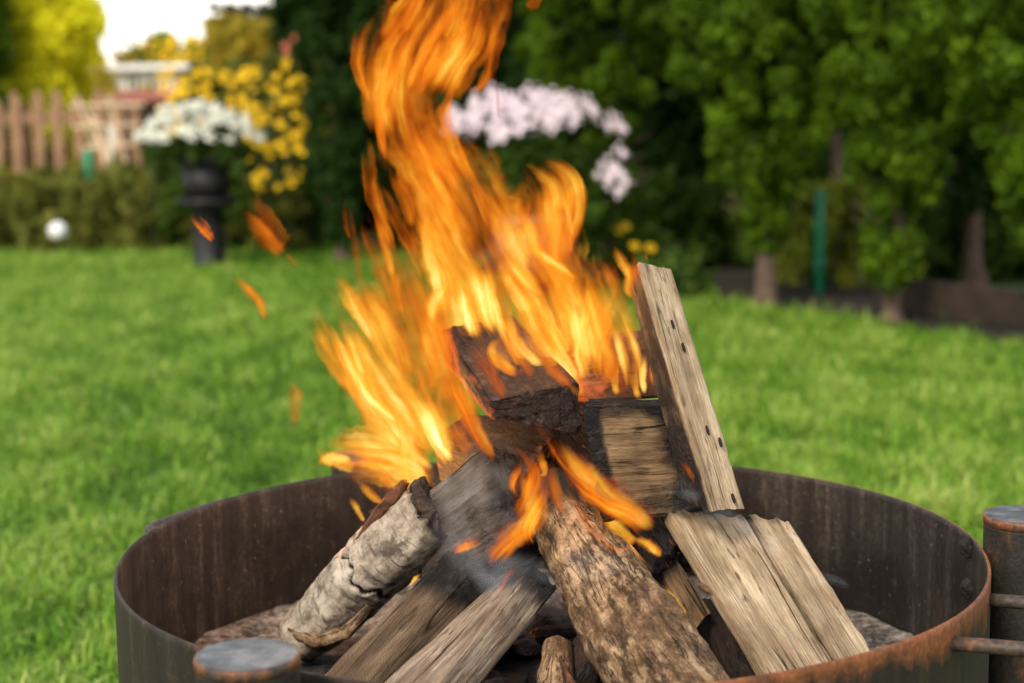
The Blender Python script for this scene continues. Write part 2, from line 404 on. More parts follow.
# hedge of conifers, from the right front to the far left
thuja(gx(1050, 6.15), 6.15, .44, 3.0, .34, M_thuja, 'conifer at the right edge of the picture, cut off by it', 5, 330)
thuja(gx(893, 6.75), 6.75, .40, 3.1, .24, M_thuja, 'conifer on a thin bare trunk, right of the green fence post', 2, 380, trunk_r=.042)
thuja(gx(765, 7.25), 7.25, .41, 3.2, .30, M_thuja, 'broad conifer with a thick bare trunk, left of the green fence post', 3, 400)
thuja(gx(612, 8.3), 8.3, .48, 3.4, .30, M_thuja, 'conifer rising straight behind the pink flowering bush', 4, 330)
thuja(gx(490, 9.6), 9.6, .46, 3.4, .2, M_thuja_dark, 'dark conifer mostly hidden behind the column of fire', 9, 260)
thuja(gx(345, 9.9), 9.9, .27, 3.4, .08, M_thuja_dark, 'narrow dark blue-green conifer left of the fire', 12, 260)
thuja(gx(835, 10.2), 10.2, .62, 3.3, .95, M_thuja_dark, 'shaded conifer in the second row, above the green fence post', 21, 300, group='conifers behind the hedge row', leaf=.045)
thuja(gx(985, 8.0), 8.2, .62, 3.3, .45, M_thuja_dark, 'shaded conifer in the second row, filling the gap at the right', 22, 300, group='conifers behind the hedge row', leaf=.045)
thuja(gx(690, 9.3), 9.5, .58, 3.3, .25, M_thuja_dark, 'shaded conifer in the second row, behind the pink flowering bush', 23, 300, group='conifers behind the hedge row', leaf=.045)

def bush(name, x, y, z0, rx, ry, h, mat, label, cat, nl=60, per=140, size=.03, seed=1, group=None, stems=True, root=None, shape='dome'):
    rs = random.Random(seed)
    if root is None: root = empty(name, (x, y, z0), label, cat, group)
    cs = []; rd = []
    for i in range(nl):
        a = rs.uniform(0, 6.28); q = math.sqrt(rs.random()); f = rs.random()
        k = math.sqrt(max(.05, 1 - (f - .3) ** 2 * 1.6)) if shape == 'dome' else 1
        cs.append((x + rx * q * k * math.cos(a), y + ry * q * k * math.sin(a), z0 + h * f)); s = rs.uniform(.45, 1) * min(rx, h) * .32
        rd.append((s, s, s))
    leaf_cloud('foliage', cs, rd, per, size, mat, root)
    if stems:
        V = []; F = []
        for k in range(12):
            a = rs.uniform(0, 6.28); q = rs.uniform(.3, .9)
            p0 = Vector((x + .03 * math.cos(a), y + .03 * math.sin(a), z0 - .02)); p1 = Vector((x + rx * q * math.cos(a), y + ry * q * math.sin(a), z0 + h * .85))
            o = len(V); r = .006
            for p in (p0, p1):
                for j in range(5): V.append(p + Vector((math.cos(j * 1.2566) * r, math.sin(j * 1.2566) * r, 0)))
            for j in range(5): F.append((o + j, o + (j + 1) % 5, o + 5 + (j + 1) % 5, o + 5 + j))
        mesh_obj('stem', V, F, M_stem, root)
    return root
M_stem = flat_mat('plant_stem', (.04, .07, .02), (.09, .10, .04), 20)
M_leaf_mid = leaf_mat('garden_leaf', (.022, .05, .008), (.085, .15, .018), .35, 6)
M_leaf_lit = leaf_mat('garden_leaf_lit', (.14, .20, .02), (.45, .48, .06), .5, 6)  # brighter copy of the garden leaf, sunlight put into its colour
M_leaf_olive = leaf_mat('garden_leaf_olive', (.05, .07, .010), (.24, .24, .045), .4, 6)
M_leaf_yellow_lit = leaf_mat('garden_leaf_yellow_lit', (.20, .20, .02), (.62, .46, .05), .5, 6)  # sunlit yellow of the far garden, painted into the leaf colour

def blossoms(root, pts, r, mat, petals=8, centre=None, name='flower', cluster=0):
    """a flower head of petals round a raised disc; each its own part"""
    V = []; F = []; mi = []; R0 = r
    rc = random.Random(len(pts) * 7 + petals)
    heads = [(0, 0, 0)] if not cluster else [(rc.uniform(-1, 1) * cluster, rc.uniform(-1, 1) * cluster, rc.uniform(-.5, .5) * cluster) for _ in range(8)]
    for hx, hy, hz in heads:
        tilt = Matrix.Rotation(rc.uniform(-.5, .5), 3, 'X') @ Matrix.Rotation(rc.uniform(-.5, .5), 3, 'Y'); r = R0 * rc.uniform(.8, 1.2) if cluster else R0
        H_ = Vector((hx, hy, hz)); put = lambda x, y, z: V.append(tilt @ Vector((x, y, z)) + H_)
        for k in range(petals):
            a = 2 * math.pi * k / petals; c, s = math.cos(a), math.sin(a); c2, s2 = -s, c; o = len(V); wd = r * math.pi / petals
            put(0, 0, 0); put(c * r * .6 + c2 * wd * .8, s * r * .6 + s2 * wd * .8, r * .14); put(c * r, s * r, r * .05); put(c * r * .6 - c2 * wd * .8, s * r * .6 - s2 * wd * .8, r * .14)
            F.append((o, o + 1, o + 2, o + 3)); mi.append(0)
        o = len(V); q = r * .26
        for k in range(6): put(q * math.cos(k * 1.047), q * math.sin(k * 1.047), r * .12)
        put(0, 0, r * .26)
        for k in range(6): F.append((o + k, o + (k + 1) % 6, o + 6)); mi.append(1)
    proto = mesh_obj(name, V, F, [mat, centre or mat], midx=mi); first = True
    for p, nrm in pts:
        ob = proto if first else proto.copy()
        if not first: C.objects.link(ob)
        first = False
        ob.parent = root; ob.matrix_parent_inverse = Matrix.Translation(root.location).inverted()
        ob.location = p; ob.rotation_mode = 'QUATERNION'; ob.rotation_quaternion = Vector(nrm).to_track_quat('Z', 'Y')
        s = random.uniform(.75, 1.15); ob.scale = (s, s, s)

M_white_petal = flat_mat('white_petal', (.58, .60, .52), (.72, .74, .66), 20, .6, 0)
M_pink_petal = flat_mat('pink_petal', (.58, .46, .56), (.74, .64, .72), 14, .6, 0)
M_yellow_petal = flat_mat('yellow_petal', (.85, .50, .005), (.95, .64, .01), 14, .6, 0)
M_brown_centre = flat_mat('flower_centre', (.05, .02, .01), (.09, .04, .015), 60)
M_cream_centre = flat_mat('flower_centre_yellow', (.5, .42, .1), (.6, .5, .14), 60)
M_red_petal = flat_mat('red_petal', (.55, .10, .07), (.7, .2, .13), 14, .6, 0)

def lathe_obj(name, prof, loc, mat, parent, seg=40, smooth=True):
    V = []; F = []; n = len(prof)
    for (r, z) in prof:
        for k in range(seg):
            a = 2 * math.pi * k / seg; V.append((loc[0] + r * math.cos(a), loc[1] + r * math.sin(a), loc[2] + z))
    for i in range(n - 1):
        for k in range(seg): F.append((i * seg + k, i * seg + (k + 1) % seg, (i + 1) * seg + (k + 1) % seg, (i + 1) * seg + k))
    F.append(tuple(range(seg))[::-1]); F.append(tuple((n - 1) * seg + k for k in range(seg)))
    return mesh_obj(name, V, F, mat, parent, smooth=smooth)
def box_obj(name, c, size, mat, parent=None, rot=(0, 0, 0), bev=.004):
    bm = bmesh.new(); bmesh.ops.create_cube(bm, size=1)
    bmesh.ops.scale(bm, vec=size, verts=bm.verts)
    if bev: bmesh.ops.bevel(bm, geom=bm.edges[:], offset=min(bev, min(size) * .3), segments=2, affect='EDGES')
    from mathutils import Euler
    bmesh.ops.transform(bm, matrix=Matrix.Translation(c) @ Euler(rot).to_matrix().to_4x4(), verts=bm.verts)
    me = bpy.data.meshes.new(name); bm.to_mesh(me); bm.free(); me.materials.append(mat)
    o = bpy.data.objects.new(name, me); C.objects.link(o)
    if parent: o.parent = parent; o.matrix_parent_inverse = Matrix.Translation(parent.location).inverted()
    return o
def beam(name, a, b, wd, th, mat, parent=None):
    a = Vector(a); b = Vector(b); ax = b - a; L = ax.length
    q = ax.to_track_quat('X', 'Z'); bm = bmesh.new(); bmesh.ops.create_cube(bm, size=1)
    bmesh.ops.scale(bm, vec=(L, wd, th), verts=bm.verts)
    bmesh.ops.bevel(bm, geom=bm.edges[:], offset=min(wd, th) * .12, segments=1, affect='EDGES')
    bmesh.ops.transform(bm, matrix=Matrix.Translation((a + b) / 2) @ q.to_matrix().to_4x4(), verts=bm.verts)
    me = bpy.data.meshes.new(name); bm.to_mesh(me); bm.free(); me.materials.append(mat)
    o = bpy.data.objects.new(name, me); C.objects.link(o)
    if parent: o.parent = parent; o.matrix_parent_inverse = Matrix.Translation(parent.location).inverted()
    return o

# ---------- black planter on a stand with white flowers (far left)
M_black = flat_mat('black_plastic', (.006, .006, .007), (.013, .013, .015), 12, .5, .1)
M_terra = flat_mat('terracotta', (.17, .08, .065), (.24, .125, .10), 12, .7, .2)
def planter(cx_px, Y, flare_w, label_stand, label_pot, zb, zmid, ztop, pot_mat, scale=1.0):
    c = at(cx_px, 240, Y); x = c.x
    r = flare_w / 2
    st = empty('planter_stand', (x, Y, 0), label_stand, 'plant stand')
    lathe_obj('pedestal', [(r * .62, 0), (r * .64, .02), (r * .52, .05), (r * .50, zmid * .6), (r * .42, zmid - .03), (r * .5, zmid - .01)], (x, Y, 0), M_black, st, 28)
    lathe_obj('tray', [(r * .55, zmid - .012), (r * .98, zmid + .012), (r, zmid + .05), (r * .96, zmid + .05), (r * .9, zmid + .02)], (x, Y, 0), M_black, st, 28)
    pt = empty('flower_pot', (x, Y, zmid + .02), label_pot, 'flower pot')
    lathe_obj('pot_body', [(r * .66, zmid + .022), (r * .84, ztop - .05), (r * .84, ztop - .05)], (x, Y, 0), pot_mat, pt, 28)
    lathe_obj('pot_rim', [(r * .86, ztop - .05), (r * .93, ztop - .045), (r * .93, ztop), (r * .84, ztop), (r * .80, ztop - .03)], (x, Y, 0), pot_mat, pt, 28)
    return x
def zof(py, Y, px=512): return at(px, py, Y).z
YP = 9.7
xP = planter(209, YP, 60 / FPX * YP, 'black tapered pedestal stand on the far lawn edge under the black flower pot', 'black round flower pot holding white flowers on its stand', 0, zof(206, YP, 209), zof(156, YP, 209), M_black)
bw = bush('flowering_plant', xP, YP, zof(158, YP, 209), .27, .2, .15, M_leaf_mid, 'bushy plant with a dense head of small white flowers in the black pot', 'flowering plant', 50, 90, .03, 31)
def dome_pts(x, y, z0, rx, ry, h, n, seed, px_rng=None, low=0.0):
    rs = random.Random(seed); out = []
    for _ in range(n):
        a = rs.uniform(0, 6.28); q = math.sqrt(rs.random()); f = low + (1 - low) * math.sqrt(max(0, 1 - q * q * .93))
        f *= rs.uniform(.72, 1.05)
        p = Vector((x + rx * q * math.cos(a), y + ry * q * math.sin(a) - .06, z0 + h * f))
        nr = Vector((math.cos(a) * q + rs.uniform(-.3, .3), math.sin(a) * q - .5 + rs.uniform(-.3, .3), .8)).normalized()
        out.append((p, nr))
    return out
blossoms(bw, dome_pts(xP - .04, YP, zof(150, YP, 209), .36, .26, 0.27, 100, 5), .017, M_white_petal, 7, M_cream_centre, 'white_flower', .042)
# ---------- pink flowering bush in a terracotta pot, half behind the fire
YQ = 8.0
xQ = planter(535, YQ, 105 / FPX * YQ, 'black pedestal stand seen through the flames under the terracotta pot', 'brownish pink terracotta pot seen through the flames', 0, zof(272, YQ, 535), zof(214, YQ, 535), M_terra)
bp = bush('flowering_plant', xQ + .03, YQ, zof(222, YQ, 535), .36, .24, .34, M_leaf_mid, 'rounded bush covered with pale pink flowers in the terracotta pot', 'flowering plant', 90, 150, .035, 33)
blossoms(bp, dome_pts(xQ - .02, YQ - .10, zof(150, YQ, 535), .45, .26, .27, 93, 8, low=.1)
         + [((at(px, py, YQ - .3)), (.2, -.6, .7)) for px, py in ((622, 152), (619, 172), (612, 168), (623, 180), (617, 190), (606, 177))], 0.017, M_pink_petal, 8, M_cream_centre, 'pink_flower', .044)

# ---------- yellow coneflower clumps
def yellow_patch(px, py_top, py_bot, Y, wpx, n, label, seed, mat=M_leaf_olive):
    x = at(px, 200, Y).x; rx = wpx / 2 / FPX * Y; zt = zof(py_top, Y); z1 = max(0.03, zof(py_bot, Y))
    b = bush('yellow_flower_plant', x, Y, 0.0, rx, .25, zt, mat, label, 'flowering plant', 60, 110, .04, seed, 'tall yellow flowers behind the black pot')
    rs = random.Random(seed); pts = []
    for _ in range(n):
        pts.append((Vector((x + rx * rs.uniform(-1.1, 1.1), Y - .2 + rs.uniform(-.15, .15), z1 + (zt - z1) * rs.random() ** .8)), (rs.uniform(-.5, .5), -1, rs.uniform(.0, .6))))
    blossoms(b, pts, .026, M_yellow_petal, 9, M_brown_centre, 'yellow_flower')
yellow_patch(222, 64, 128, 10.8, 96, 98, 'tall yellow flowering clump directly above the white flowers', 41)
yellow_patch(280, 58, 185, 10.5, 56, 90, 'tall yellow flowering clump beside the narrow dark conifer', 42)
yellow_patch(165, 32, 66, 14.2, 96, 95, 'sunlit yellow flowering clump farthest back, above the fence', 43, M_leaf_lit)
# red flowers
x = at(291, 60, 11.5).x
rb = bush('red_flower_plant', x, 11.5, 0, .16, .15, zof(38, 11.5), M_leaf_olive, 'tall plant with red flowers under the roof of the arbour', 'flowering plant', 30, 90, .04, 45)
blossoms(rb, [(Vector((x + random.uniform(-.12, .12), 11.3, random.uniform(zof(62, 11.5), zof(36, 11.5)))), (0, -1, .3)) for _ in range(9)], .036, M_red_petal, 8, M_brown_centre, 'red_flower')

# ---------- sunlit tree top left, the sunlight put into its leaf colour
def leafy_tree(px, Y, zlo, zhi, rx, mat, label, seed, nl=150, per=130, size=.05, name='sunlit_tree'):
    rs = random.Random(seed); x = at(px, 60, Y).x
    root = empty(name, (x, Y, 0), label, 'tree')
    cs = []; rd = []
    for i in range(nl):
        f = rs.random(); a = rs.uniform(0, 6.28); q = rs.uniform(.45, 1)
        pr = math.sqrt(max(.1, 1 - (2 * f - .85) ** 2 * .8))
        cs.append((x + rx * q * pr * math.cos(a), Y + rx * .7 * q * pr * math.sin(a), zlo + (zhi - zlo) * f)); s = rs.uniform(.10, .2); rd.append((s, s, s * 1.2))
    leaf_cloud('crown', cs, rd, per, size, mat, root, up=.6)
    trunk_mesh('trunk', (x, Y, 0), (x, Y, zhi * .9), .07, .02, M_trunk, root, [((x, Y, zlo), (x + rx * .6 * math.cos(k), Y + rx * .5 * math.sin(k), zlo + .5), .02) for k in range(7)])
leafy_tree(52, 13.5, .8, 2.6, .36, M_gold_lit, 'bright sunlit yellow tree behind the wooden fence', 51, 150)
leafy_tree(-38, 13.0, .5, 2.6, .33, M_thuja, 'green tree left of the sunlit tree at the picture edge', 52, 130, name='green_tree')

# ---------- far garden: beds and shrubs as masses
def bed(name, px0, px1, Y, zt, mat, label, seed, cat='shrub', size=.05, nl=None, ry=.3, z0=0.0):
    x0, x1 = at(px0, 200, Y).x, at(px1, 200, Y).x; rs = random.Random(seed)
    root = empty(name, ((x0 + x1) / 2, Y, 0), label, cat)
    nl = nl or int(70 * (x1 - x0) / .8); cs = []; rd = []
    for i in range(nl):
        cs.append((rs.uniform(x0, x1), Y + rs.uniform(-ry, ry), z0 + (zt - z0) * rs.random() ** .8 * rs.uniform(.8, 1.1))); s = rs.uniform(.06, .13); rd.append((s, s, s * 1.4))
    leaf_cloud('foliage', cs, rd, 100, size, mat, root, up=.8, aspect=2.6)
    V = []; F = []
    for k in range(14):
        xx = rs.uniform(x0, x1); yy = Y + rs.uniform(-ry, ry); o = len(V); r = .007; dx = rs.uniform(-.08, .08)
        for (xa, z) in ((xx, 0), (xx + dx, zt * .95)):
            for j in range(4): V.append((xa + r * math.cos(j * 1.57), yy + r * math.sin(j * 1.57), z))
        for j in range(4): F.append((o + j, o + (j + 1) % 4, o + 4 + (j + 1) % 4, o + 4 + j))
    mesh_obj('stem', V, F, M_stem, root)
bed('leafy_shrub', -240, 70, 10.9, .42, M_leaf_olive, 'olive green shrub in front of the wooden fence at the left edge', 61)
bed('leafy_shrub', 70, 165, 11.0, .44, M_leaf_olive, 'olive green shrub between the white ball and the black pot', 62)
bed('leafy_shrub', 160, 315, 10.9, .62, M_leaf_mid, 'dark green shrub directly behind the black pot', 63)
bed('leafy_shrub', 240, 330, 11.6, .95, M_leaf_olive, 'taller olive shrub left of the narrow dark conifer', 64)
bed('leafy_shrub', 390, 560, 10.6, .7, M_leaf_mid, 'dark green shrub hidden behind the fire', 65)
bed('leafy_shrub', 540, 770, 9.3, .45, M_leaf_mid, 'low dark green shrub under the conifers behind the pink flowers', 66)
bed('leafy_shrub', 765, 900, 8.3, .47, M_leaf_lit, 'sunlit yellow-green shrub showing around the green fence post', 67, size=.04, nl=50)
bed('leafy_shrub', 880, 1050, 8.6, .30, M_leaf_mid, 'low dark green shrub behind the right edge board', 68)
bed('garden_hedge', -420, 330, 15.5, 1.12, M_leaf_yellow_lit, 'far yellow-green hedge behind the wooden fence', 69, 'hedge', size=.07, nl=420)
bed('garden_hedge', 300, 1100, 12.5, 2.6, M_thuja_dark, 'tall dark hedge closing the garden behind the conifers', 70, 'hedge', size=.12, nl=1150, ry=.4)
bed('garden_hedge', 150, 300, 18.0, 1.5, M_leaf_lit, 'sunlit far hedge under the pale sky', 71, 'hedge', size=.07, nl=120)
bed('small_shrub', 640, 700, 7.7, .11, M_leaf_mid, 'small weeds at the edge of the lawn right of the upright plank', 73, size=.03, nl=16, ry=.1)
# yellow flowers low behind the upright plank
xx = at(655, 260, 8.2).x
yb = bush('yellow_flower_plant', xx, 8.2, 0, .22, .12, .28, M_leaf_mid, 'low plant with yellow flowers beneath the pink flowering bush', 'flowering plant', 24, 90, .03, 75)
blossoms(yb, [(Vector((xx + random.uniform(-.24, .2), 8.05, random.uniform(.12, .33))), (0, -1, .4)) for _ in range(5)], .03, M_yellow_petal, 8, M_brown_centre, 'yellow_flower')

# ---------- wooden picket fence
M_picket = flat_mat('weathered_picket', (.20, .115, .06), (.36, .21, .12), 14, .8, .5)
def fence():
    Y = 12.0; xl = at(-250, 100, Y).x; xr = at(122, 100, Y).x
    f = empty('picket_fence', ((xl + xr) / 2, Y, 0), 'brown wooden picket fence with pointed boards at the back left', 'fence')
    step = 20.3 / FPX * Y; n = int((xr - xl) / step)
    wv = .070
    V = [(-wv / 2, -.01, 0), (wv / 2, -.01, 0), (wv / 2, -.01, .88), (wv * .25, -.01, .93), (-wv * .25, -.01, .93), (-wv / 2, -.01, .88)]
    V += [(a, .01, c) for a, b, c in V]
    F = [(0, 1, 2, 3, 4, 5), (11, 10, 9, 8, 7, 6)] + [(i, 6 + i, 6 + (i + 1) % 6, (i + 1) % 6) for i in range(6)]
    p0 = mesh_obj('picket', V, F, M_picket)
    top = zof(94, Y, 60)
    for i in range(n + 1):
        o = p0 if i == 0 else p0.copy()
        if i: C.objects.link(o)
        o.parent = f; o.matrix_parent_inverse = Matrix.Translation(f.location).inverted()
        o.location = (xl + i * step, Y - .03, 0); o.scale = (1, 1, top / .93 * random.uniform(.97, 1.03)); o.rotation_euler = (0, random.uniform(-.015, .015), 0)
    for py in (118, 195): box_obj('rail', ((xl + xr) / 2, Y, zof(py, Y, 60)), (xr - xl, .03, .09), M_picket, f)
    for k in range(4): box_obj('fence_post', (xl + .3 + k * .8, Y + .05, top * .47), (.09, .06, top * .94), M_picket, f)
fence()
# leaning lattice trellis
M_lath = flat_mat('pale_lath', (.55, .40, .26), (.72, .56, .38), 20, .8, .3)
def trellis():
    Y = 11.4; b = at(100, 230, Y)
    t = empty('garden_trellis', (b.x, Y, 0), 'pale wooden lattice trellis leaning in front of the picket fence', 'trellis')
    P = lambda px, py, d=0: at(px, py, Y + d)
    for a, c in (((78, 98), (97, 152)), ((108, 96), (128, 168))): beam('lath', P(*a), P(*c), .045, .02, M_lath, t)
    for a, c in (((70, 106), (145, 104)), ((84, 148), (135, 144)), ((74, 127), (140, 124))): beam('lath', P(*a, -.025), P(*c, -.025), .04, .02, M_lath, t)
    beam('support_pole', P(92, 110, .03), at(131, 236, Y - .2), .05, .03, M_lath, t)
trellis()
M_green = flat_mat('green_paint', (.012, .17, .08), (.02, .24, .11), 10, .5, .1)
def gpost(px, pt, pb, Y, label, r=.022):
    a = at(px, pt, Y); rt = empty('green_fence_post', (a.x, Y, 0), label, 'fence post')
    lathe_obj('post', [(r, 0), (r, a.z - .01), (r * .6, a.z)], (a.x, Y, 0), M_green, rt, 16)
    for k, zz in enumerate((.3, .6)):
        lathe_obj('clip', [(r * 1.3, zz * a.z), (r * 1.35, zz * a.z + .02)], (a.x, Y, 0), M_green, rt, 16)
gpost(88, 150, 205, 10.9, 'green metal post in the shrubs below the trellis', .03)
gpost(163, 155, 200, 10.9, 'green metal post just left of the black flower pot', .03)
gpost(820, 190, 280, 7.8, 'green metal post seen between the two bare conifer trunks', .022)

# ---------- white ball
ball = empty('white_ball', tuple(at(58, 232, 10.4)), 'small white ball lying at the far edge of the lawn', 'ball')
bl = at(58, 231, 10.4); br = 9.5 / FPX * 10.4
bm = bmesh.new(); bmesh.ops.create_icosphere(bm, subdivisions=4, radius=br)
me = bpy.data.meshes.new('white_ball'); bm.to_mesh(me); bm.free()
me.materials.append(flat_mat('white_ball_skin', (.66, .68, .66), (.8, .8, .78), 30, .4, .1)); me.polygons.foreach_set('use_smooth', [True] * len(me.polygons))
bpy.data.objects.remove(ball)
ball = bpy.data.objects.new('white_ball', me); C.objects.link(ball); ball.location = (bl.x, bl.y, max(bl.z, br)); tag(ball, 'small white ball lying at the far edge of the lawn', 'ball')

# ---------- far things under the sky: white greenhouse/shed, arbour roof, house roof
M_whitewall = flat_mat('white_render', (.80, .76, .66), (.88, .84, .74), 3, .8, .1)
M_rooftile = flat_mat('roof_tile', (.20, .07, .045), (.28, .10, .07), 10, .8, .4)
M_brownwood = flat_mat('brown_arbour', (.016, .011, .008), (.04, .027, .018), 12, .8, .4)
M_glass = flat_mat('dark_pane', (.05, .06, .07), (.08, .09, .10), 3, .15, 0)
def shed():
    Y = 13.0; a = at(104, 60, Y); b = at(178, 92, Y); x0, x1 = a.x, b.x; zt = at(140, 70, Y).z
    h = empty('garden_shed', ((x0 + x1) / 2, Y + .6, 0), 'small white garden shed beyond the fence', 'shed')
    box_obj('wall', ((x0 + x1) / 2, Y + .6, zt / 2), (x1 - x0, 1.2, zt), M_whitewall, h, bev=.01)
    V = [(x0 - .1, Y - .1, zt + .002), (x1 + .1, Y - .1, zt + .002), (x1 + .1, Y + 1.3, zt + .002), (x0 - .1, Y + 1.3, zt + .002), (x0 - .1, Y + .6, zt + .06), (x1 + .1, Y + .6, zt + .06)]
    mesh_obj('roof', V, [(0, 1, 5, 4), (2, 3, 4, 5), (0, 4, 3), (1, 2, 5), (0, 3, 2, 1)], M_whitewall, h)
    box_obj('door', ((x0 + x1) / 2, Y - .012, .42), (.32, .02, .8), M_glass, h)
shed()
def house(px0, px1, pt, pe, Y, label, wall, roof):
    x0, x1 = at(px0, 60, Y).x, at(px1, 60, Y).x; ze = at(200, pe, Y).z; zr = at(200, pt, Y).z; dp = (x1 - x0) * .6
    h = empty('village_house', ((x0 + x1) / 2, Y + dp / 2, 0), label, 'house')
    box_obj('wall', ((x0 + x1) / 2, Y + dp / 2, ze / 2), (x1 - x0, dp, ze), wall, h, bev=.02)
    o = .04
    V = [(x0 - o, Y - o, ze), (x1 + o, Y - o, ze), (x1 + o, Y + dp + o, ze), (x0 - o, Y + dp + o, ze), (x0 - o, Y + dp / 2, zr), (x1 + o, Y + dp / 2, zr)]
    V = [(a, b, c + .003) for a, b, c in V]
    mesh_obj('roof', V, [(0, 1, 5, 4), (2, 3, 4, 5), (0, 4, 3), (1, 2, 5), (0, 3, 2, 1)], roof, h)
    for k in range(2): box_obj('window', (x0 + (x1 - x0) * (.3 + .4 * k), Y - .012, ze * .6), ((x1 - x0) * .16, .02, ze * .28), M_glass, h)
house(116, 168, 89, 101, 12.3, 'low red roofed outbuilding beyond the picket fence', M_brownwood, M_rooftile)
def arbour():
    Y = 13.5; P = lambda px, py, d=0: at(px, py, Y + d)
    a = empty('garden_arbour', (P(270, 100).x, Y, 0), 'dark brown wooden arbour roof at the upper left beside the conifer', 'arbour')
    for px, d in ((222, 0), (312, 0), (230, .8), (318, .8)):
        t = P(px, 26, d); beam('arbour_post', (t.x, Y + d, 0), (t.x, Y + d, t.z), .07, .07, M_brownwood, a)
    for d in (0, .8): beam('beam', P(205, 24, d), P(335, 18, d), .05, .11, M_brownwood, a)
    for k in range(7):
        px = 214 + k * 17; p = P(px, 21); beam('rafter', (p.x, Y - .15, p.z + .11), (p.x, Y + .95, p.z + .11), .04, .06, M_brownwood, a)
arbour()
# far climbing plant over the arbour, far conifer masses for the sky edge
bed('climbing_plant', 222, 318, 13.2, zof(22, 13.2), M_leaf_yellow_lit, 'yellow-brown climbing plant covering the wooden arbour', 81, 'climbing plant', size=.05, nl=60, ry=.15, z0=zof(100, 13.2))
bed('leafy_shrub', 98, 190, 12.6, zof(60, 12.6), M_leaf_yellow_lit, 'yellowish shrub with thin growth in front of the white shed', 82, size=.03, nl=9, ry=.1, z0=.75)
# low brown board edging at right under the conifers
brd = box_obj('edging_board', (0, 0, 0), (3.2, .04, .20), M_brownwood, None)
pa, pb = Vector((at(880, 320, 7.1).x, 7.15, .09)), Vector((at(1100, 340, 6.1).x + .3, 5.75, .09))
bpy.data.objects.remove(brd)
brd = beam('edging_board', pa, pb, .04, .15, M_brownwood); tag(brd, 'low dark wooden board edging the lawn under the right conifers', 'edging board')
def soil():
    m = flat_mat('bed_soil', (.012, .009, .006), (.035, .025, .016), 25, .95, .8)
    V = []; F = []; n = 40
    for i in range(n + 1):
        f = i / n; p = HA.lerp(HB, f * 1.15 - .05)
        for s in (.12, 1.4): V.append((p.x + s * .75, p.y + s * .6, .004 + lawn_h(p.x, p.y) + .012))
    for i in range(n): F.append((2 * i, 2 * i + 1, 2 * i + 3, 2 * i + 2))
    tag(mesh_obj('bed_soil', V, F, m), kind='structure')
soil()

# ============================================================ FIRE BOWL
def steel(name, outer):
    n = NT(name); tc = n.n('ShaderNodeTexCoord'); o = tc.outputs['Object']
    a = n.noise(o, 9, 8, .68); b = n.noise(n.mapping(o, (60, 60, 5)), 1, 6, .65); c = n.noise(o, 160, 4, .7)
    sep = n.n('ShaderNodeSeparateXYZ'); n.l(o, sep.inputs[0]); z = sep.outputs[2]
    if outer:
        rustm = n.math('ADD', n.math('MULTIPLY', n.math('SUBTRACT', z, RIM - .022), 45.0), n.math('MULTIPLY', n.math('SUBTRACT', a, .5), 3.6))
        # the left half of the drum is less rusted
        rustm = n.math('ADD', rustm, n.math('MULTIPLY', n.math('SUBTRACT', sep.outputs[0], .22), 2.6))
        f = n.ramp(n.math('ADD', rustm, n.math('MULTIPLY', n.math('SUBTRACT', b, .5), 1.6)), [(.0, 0.), (.9, 1.)])
        base = n.ramp(n.math('ADD', n.math('MULTIPLY', b, .6), n.math('MULTIPLY', c, .4)), [(.35, (.010, .0075, .0055)), (.55, (.026, .019, .013)), (.7, (.07, .048, .03))])
        rust = n.ramp(n.math('ADD', n.math('MULTIPLY', a, .5), n.math('MULTIPLY', c, .5)), [(.35, (.07, .028, .014)), (.52, (.22, .075, .025)), (.68, (.36, .15, .06))])
        col = n.mix(f, base, rust); rough = .62; met = .25
    else:
        sp = n.noise(n.mapping(o, (1, 1, .6), (3, 3, 3)), 230, 3, .6)
        base = n.ramp(n.math('ADD', n.math('MULTIPLY', b, .65), n.math('MULTIPLY', c, .35)), [(.34, (.012, .011, .010)), (.52, (.031, .028, .025)), (.68, (.095, .085, .074))])
        up = n.math('MULTIPLY', n.math('SUBTRACT', z, RIM - .11), 9, clamp=True)  # wall tone turns lighter towards the rim
        soot = n.ramp(n.math('ADD', a, n.math('MULTIPLY', up, .12)), [(.46, .85), (.62, 0.)])
        col = n.mix(soot, base, (.010, .009, .008))
        col = n.mix(n.ramp(sp, [(.66, 0.), (.74, .6)]), col, (.30, .25, .20))
        ru = n.noise(n.mapping(o, (14, 14, 3), (5, 1, 1)), 1, 5, .6)
        col = n.mix(n.ramp(ru, [(.63, 0.), (.74, .4)]), col, (.12, .06, .035)); rough = .5; met = .35
    return n.done(n.bsdf(col, rough, n.bump(n.math('ADD', c, n.math('MULTIPLY', b, .8)), .5, .0012), met, .4))
M_out = steel('rusty_steel', True); M_in = steel('sooty_steel', False)
n = NT('leg_cap_steel'); tc = n.n('ShaderNodeTexCoord'); a = n.noise(tc.outputs['Object'], 45, 7, .7); c = n.noise(tc.outputs['Object'], 14, 4, .6)
M_cap = n.done(n.bsdf(n.ramp(n.math('ADD', n.math('MULTIPLY', a, .6), n.math('MULTIPLY', c, .4)), [(.40, (.045, .052, .056)), (.50, (.11, .122, .128)), (.58, (.20, .21, .21)), (.66, (.16, .085, .045))]), .5, n.bump(a, .3, .001), .35, .5))

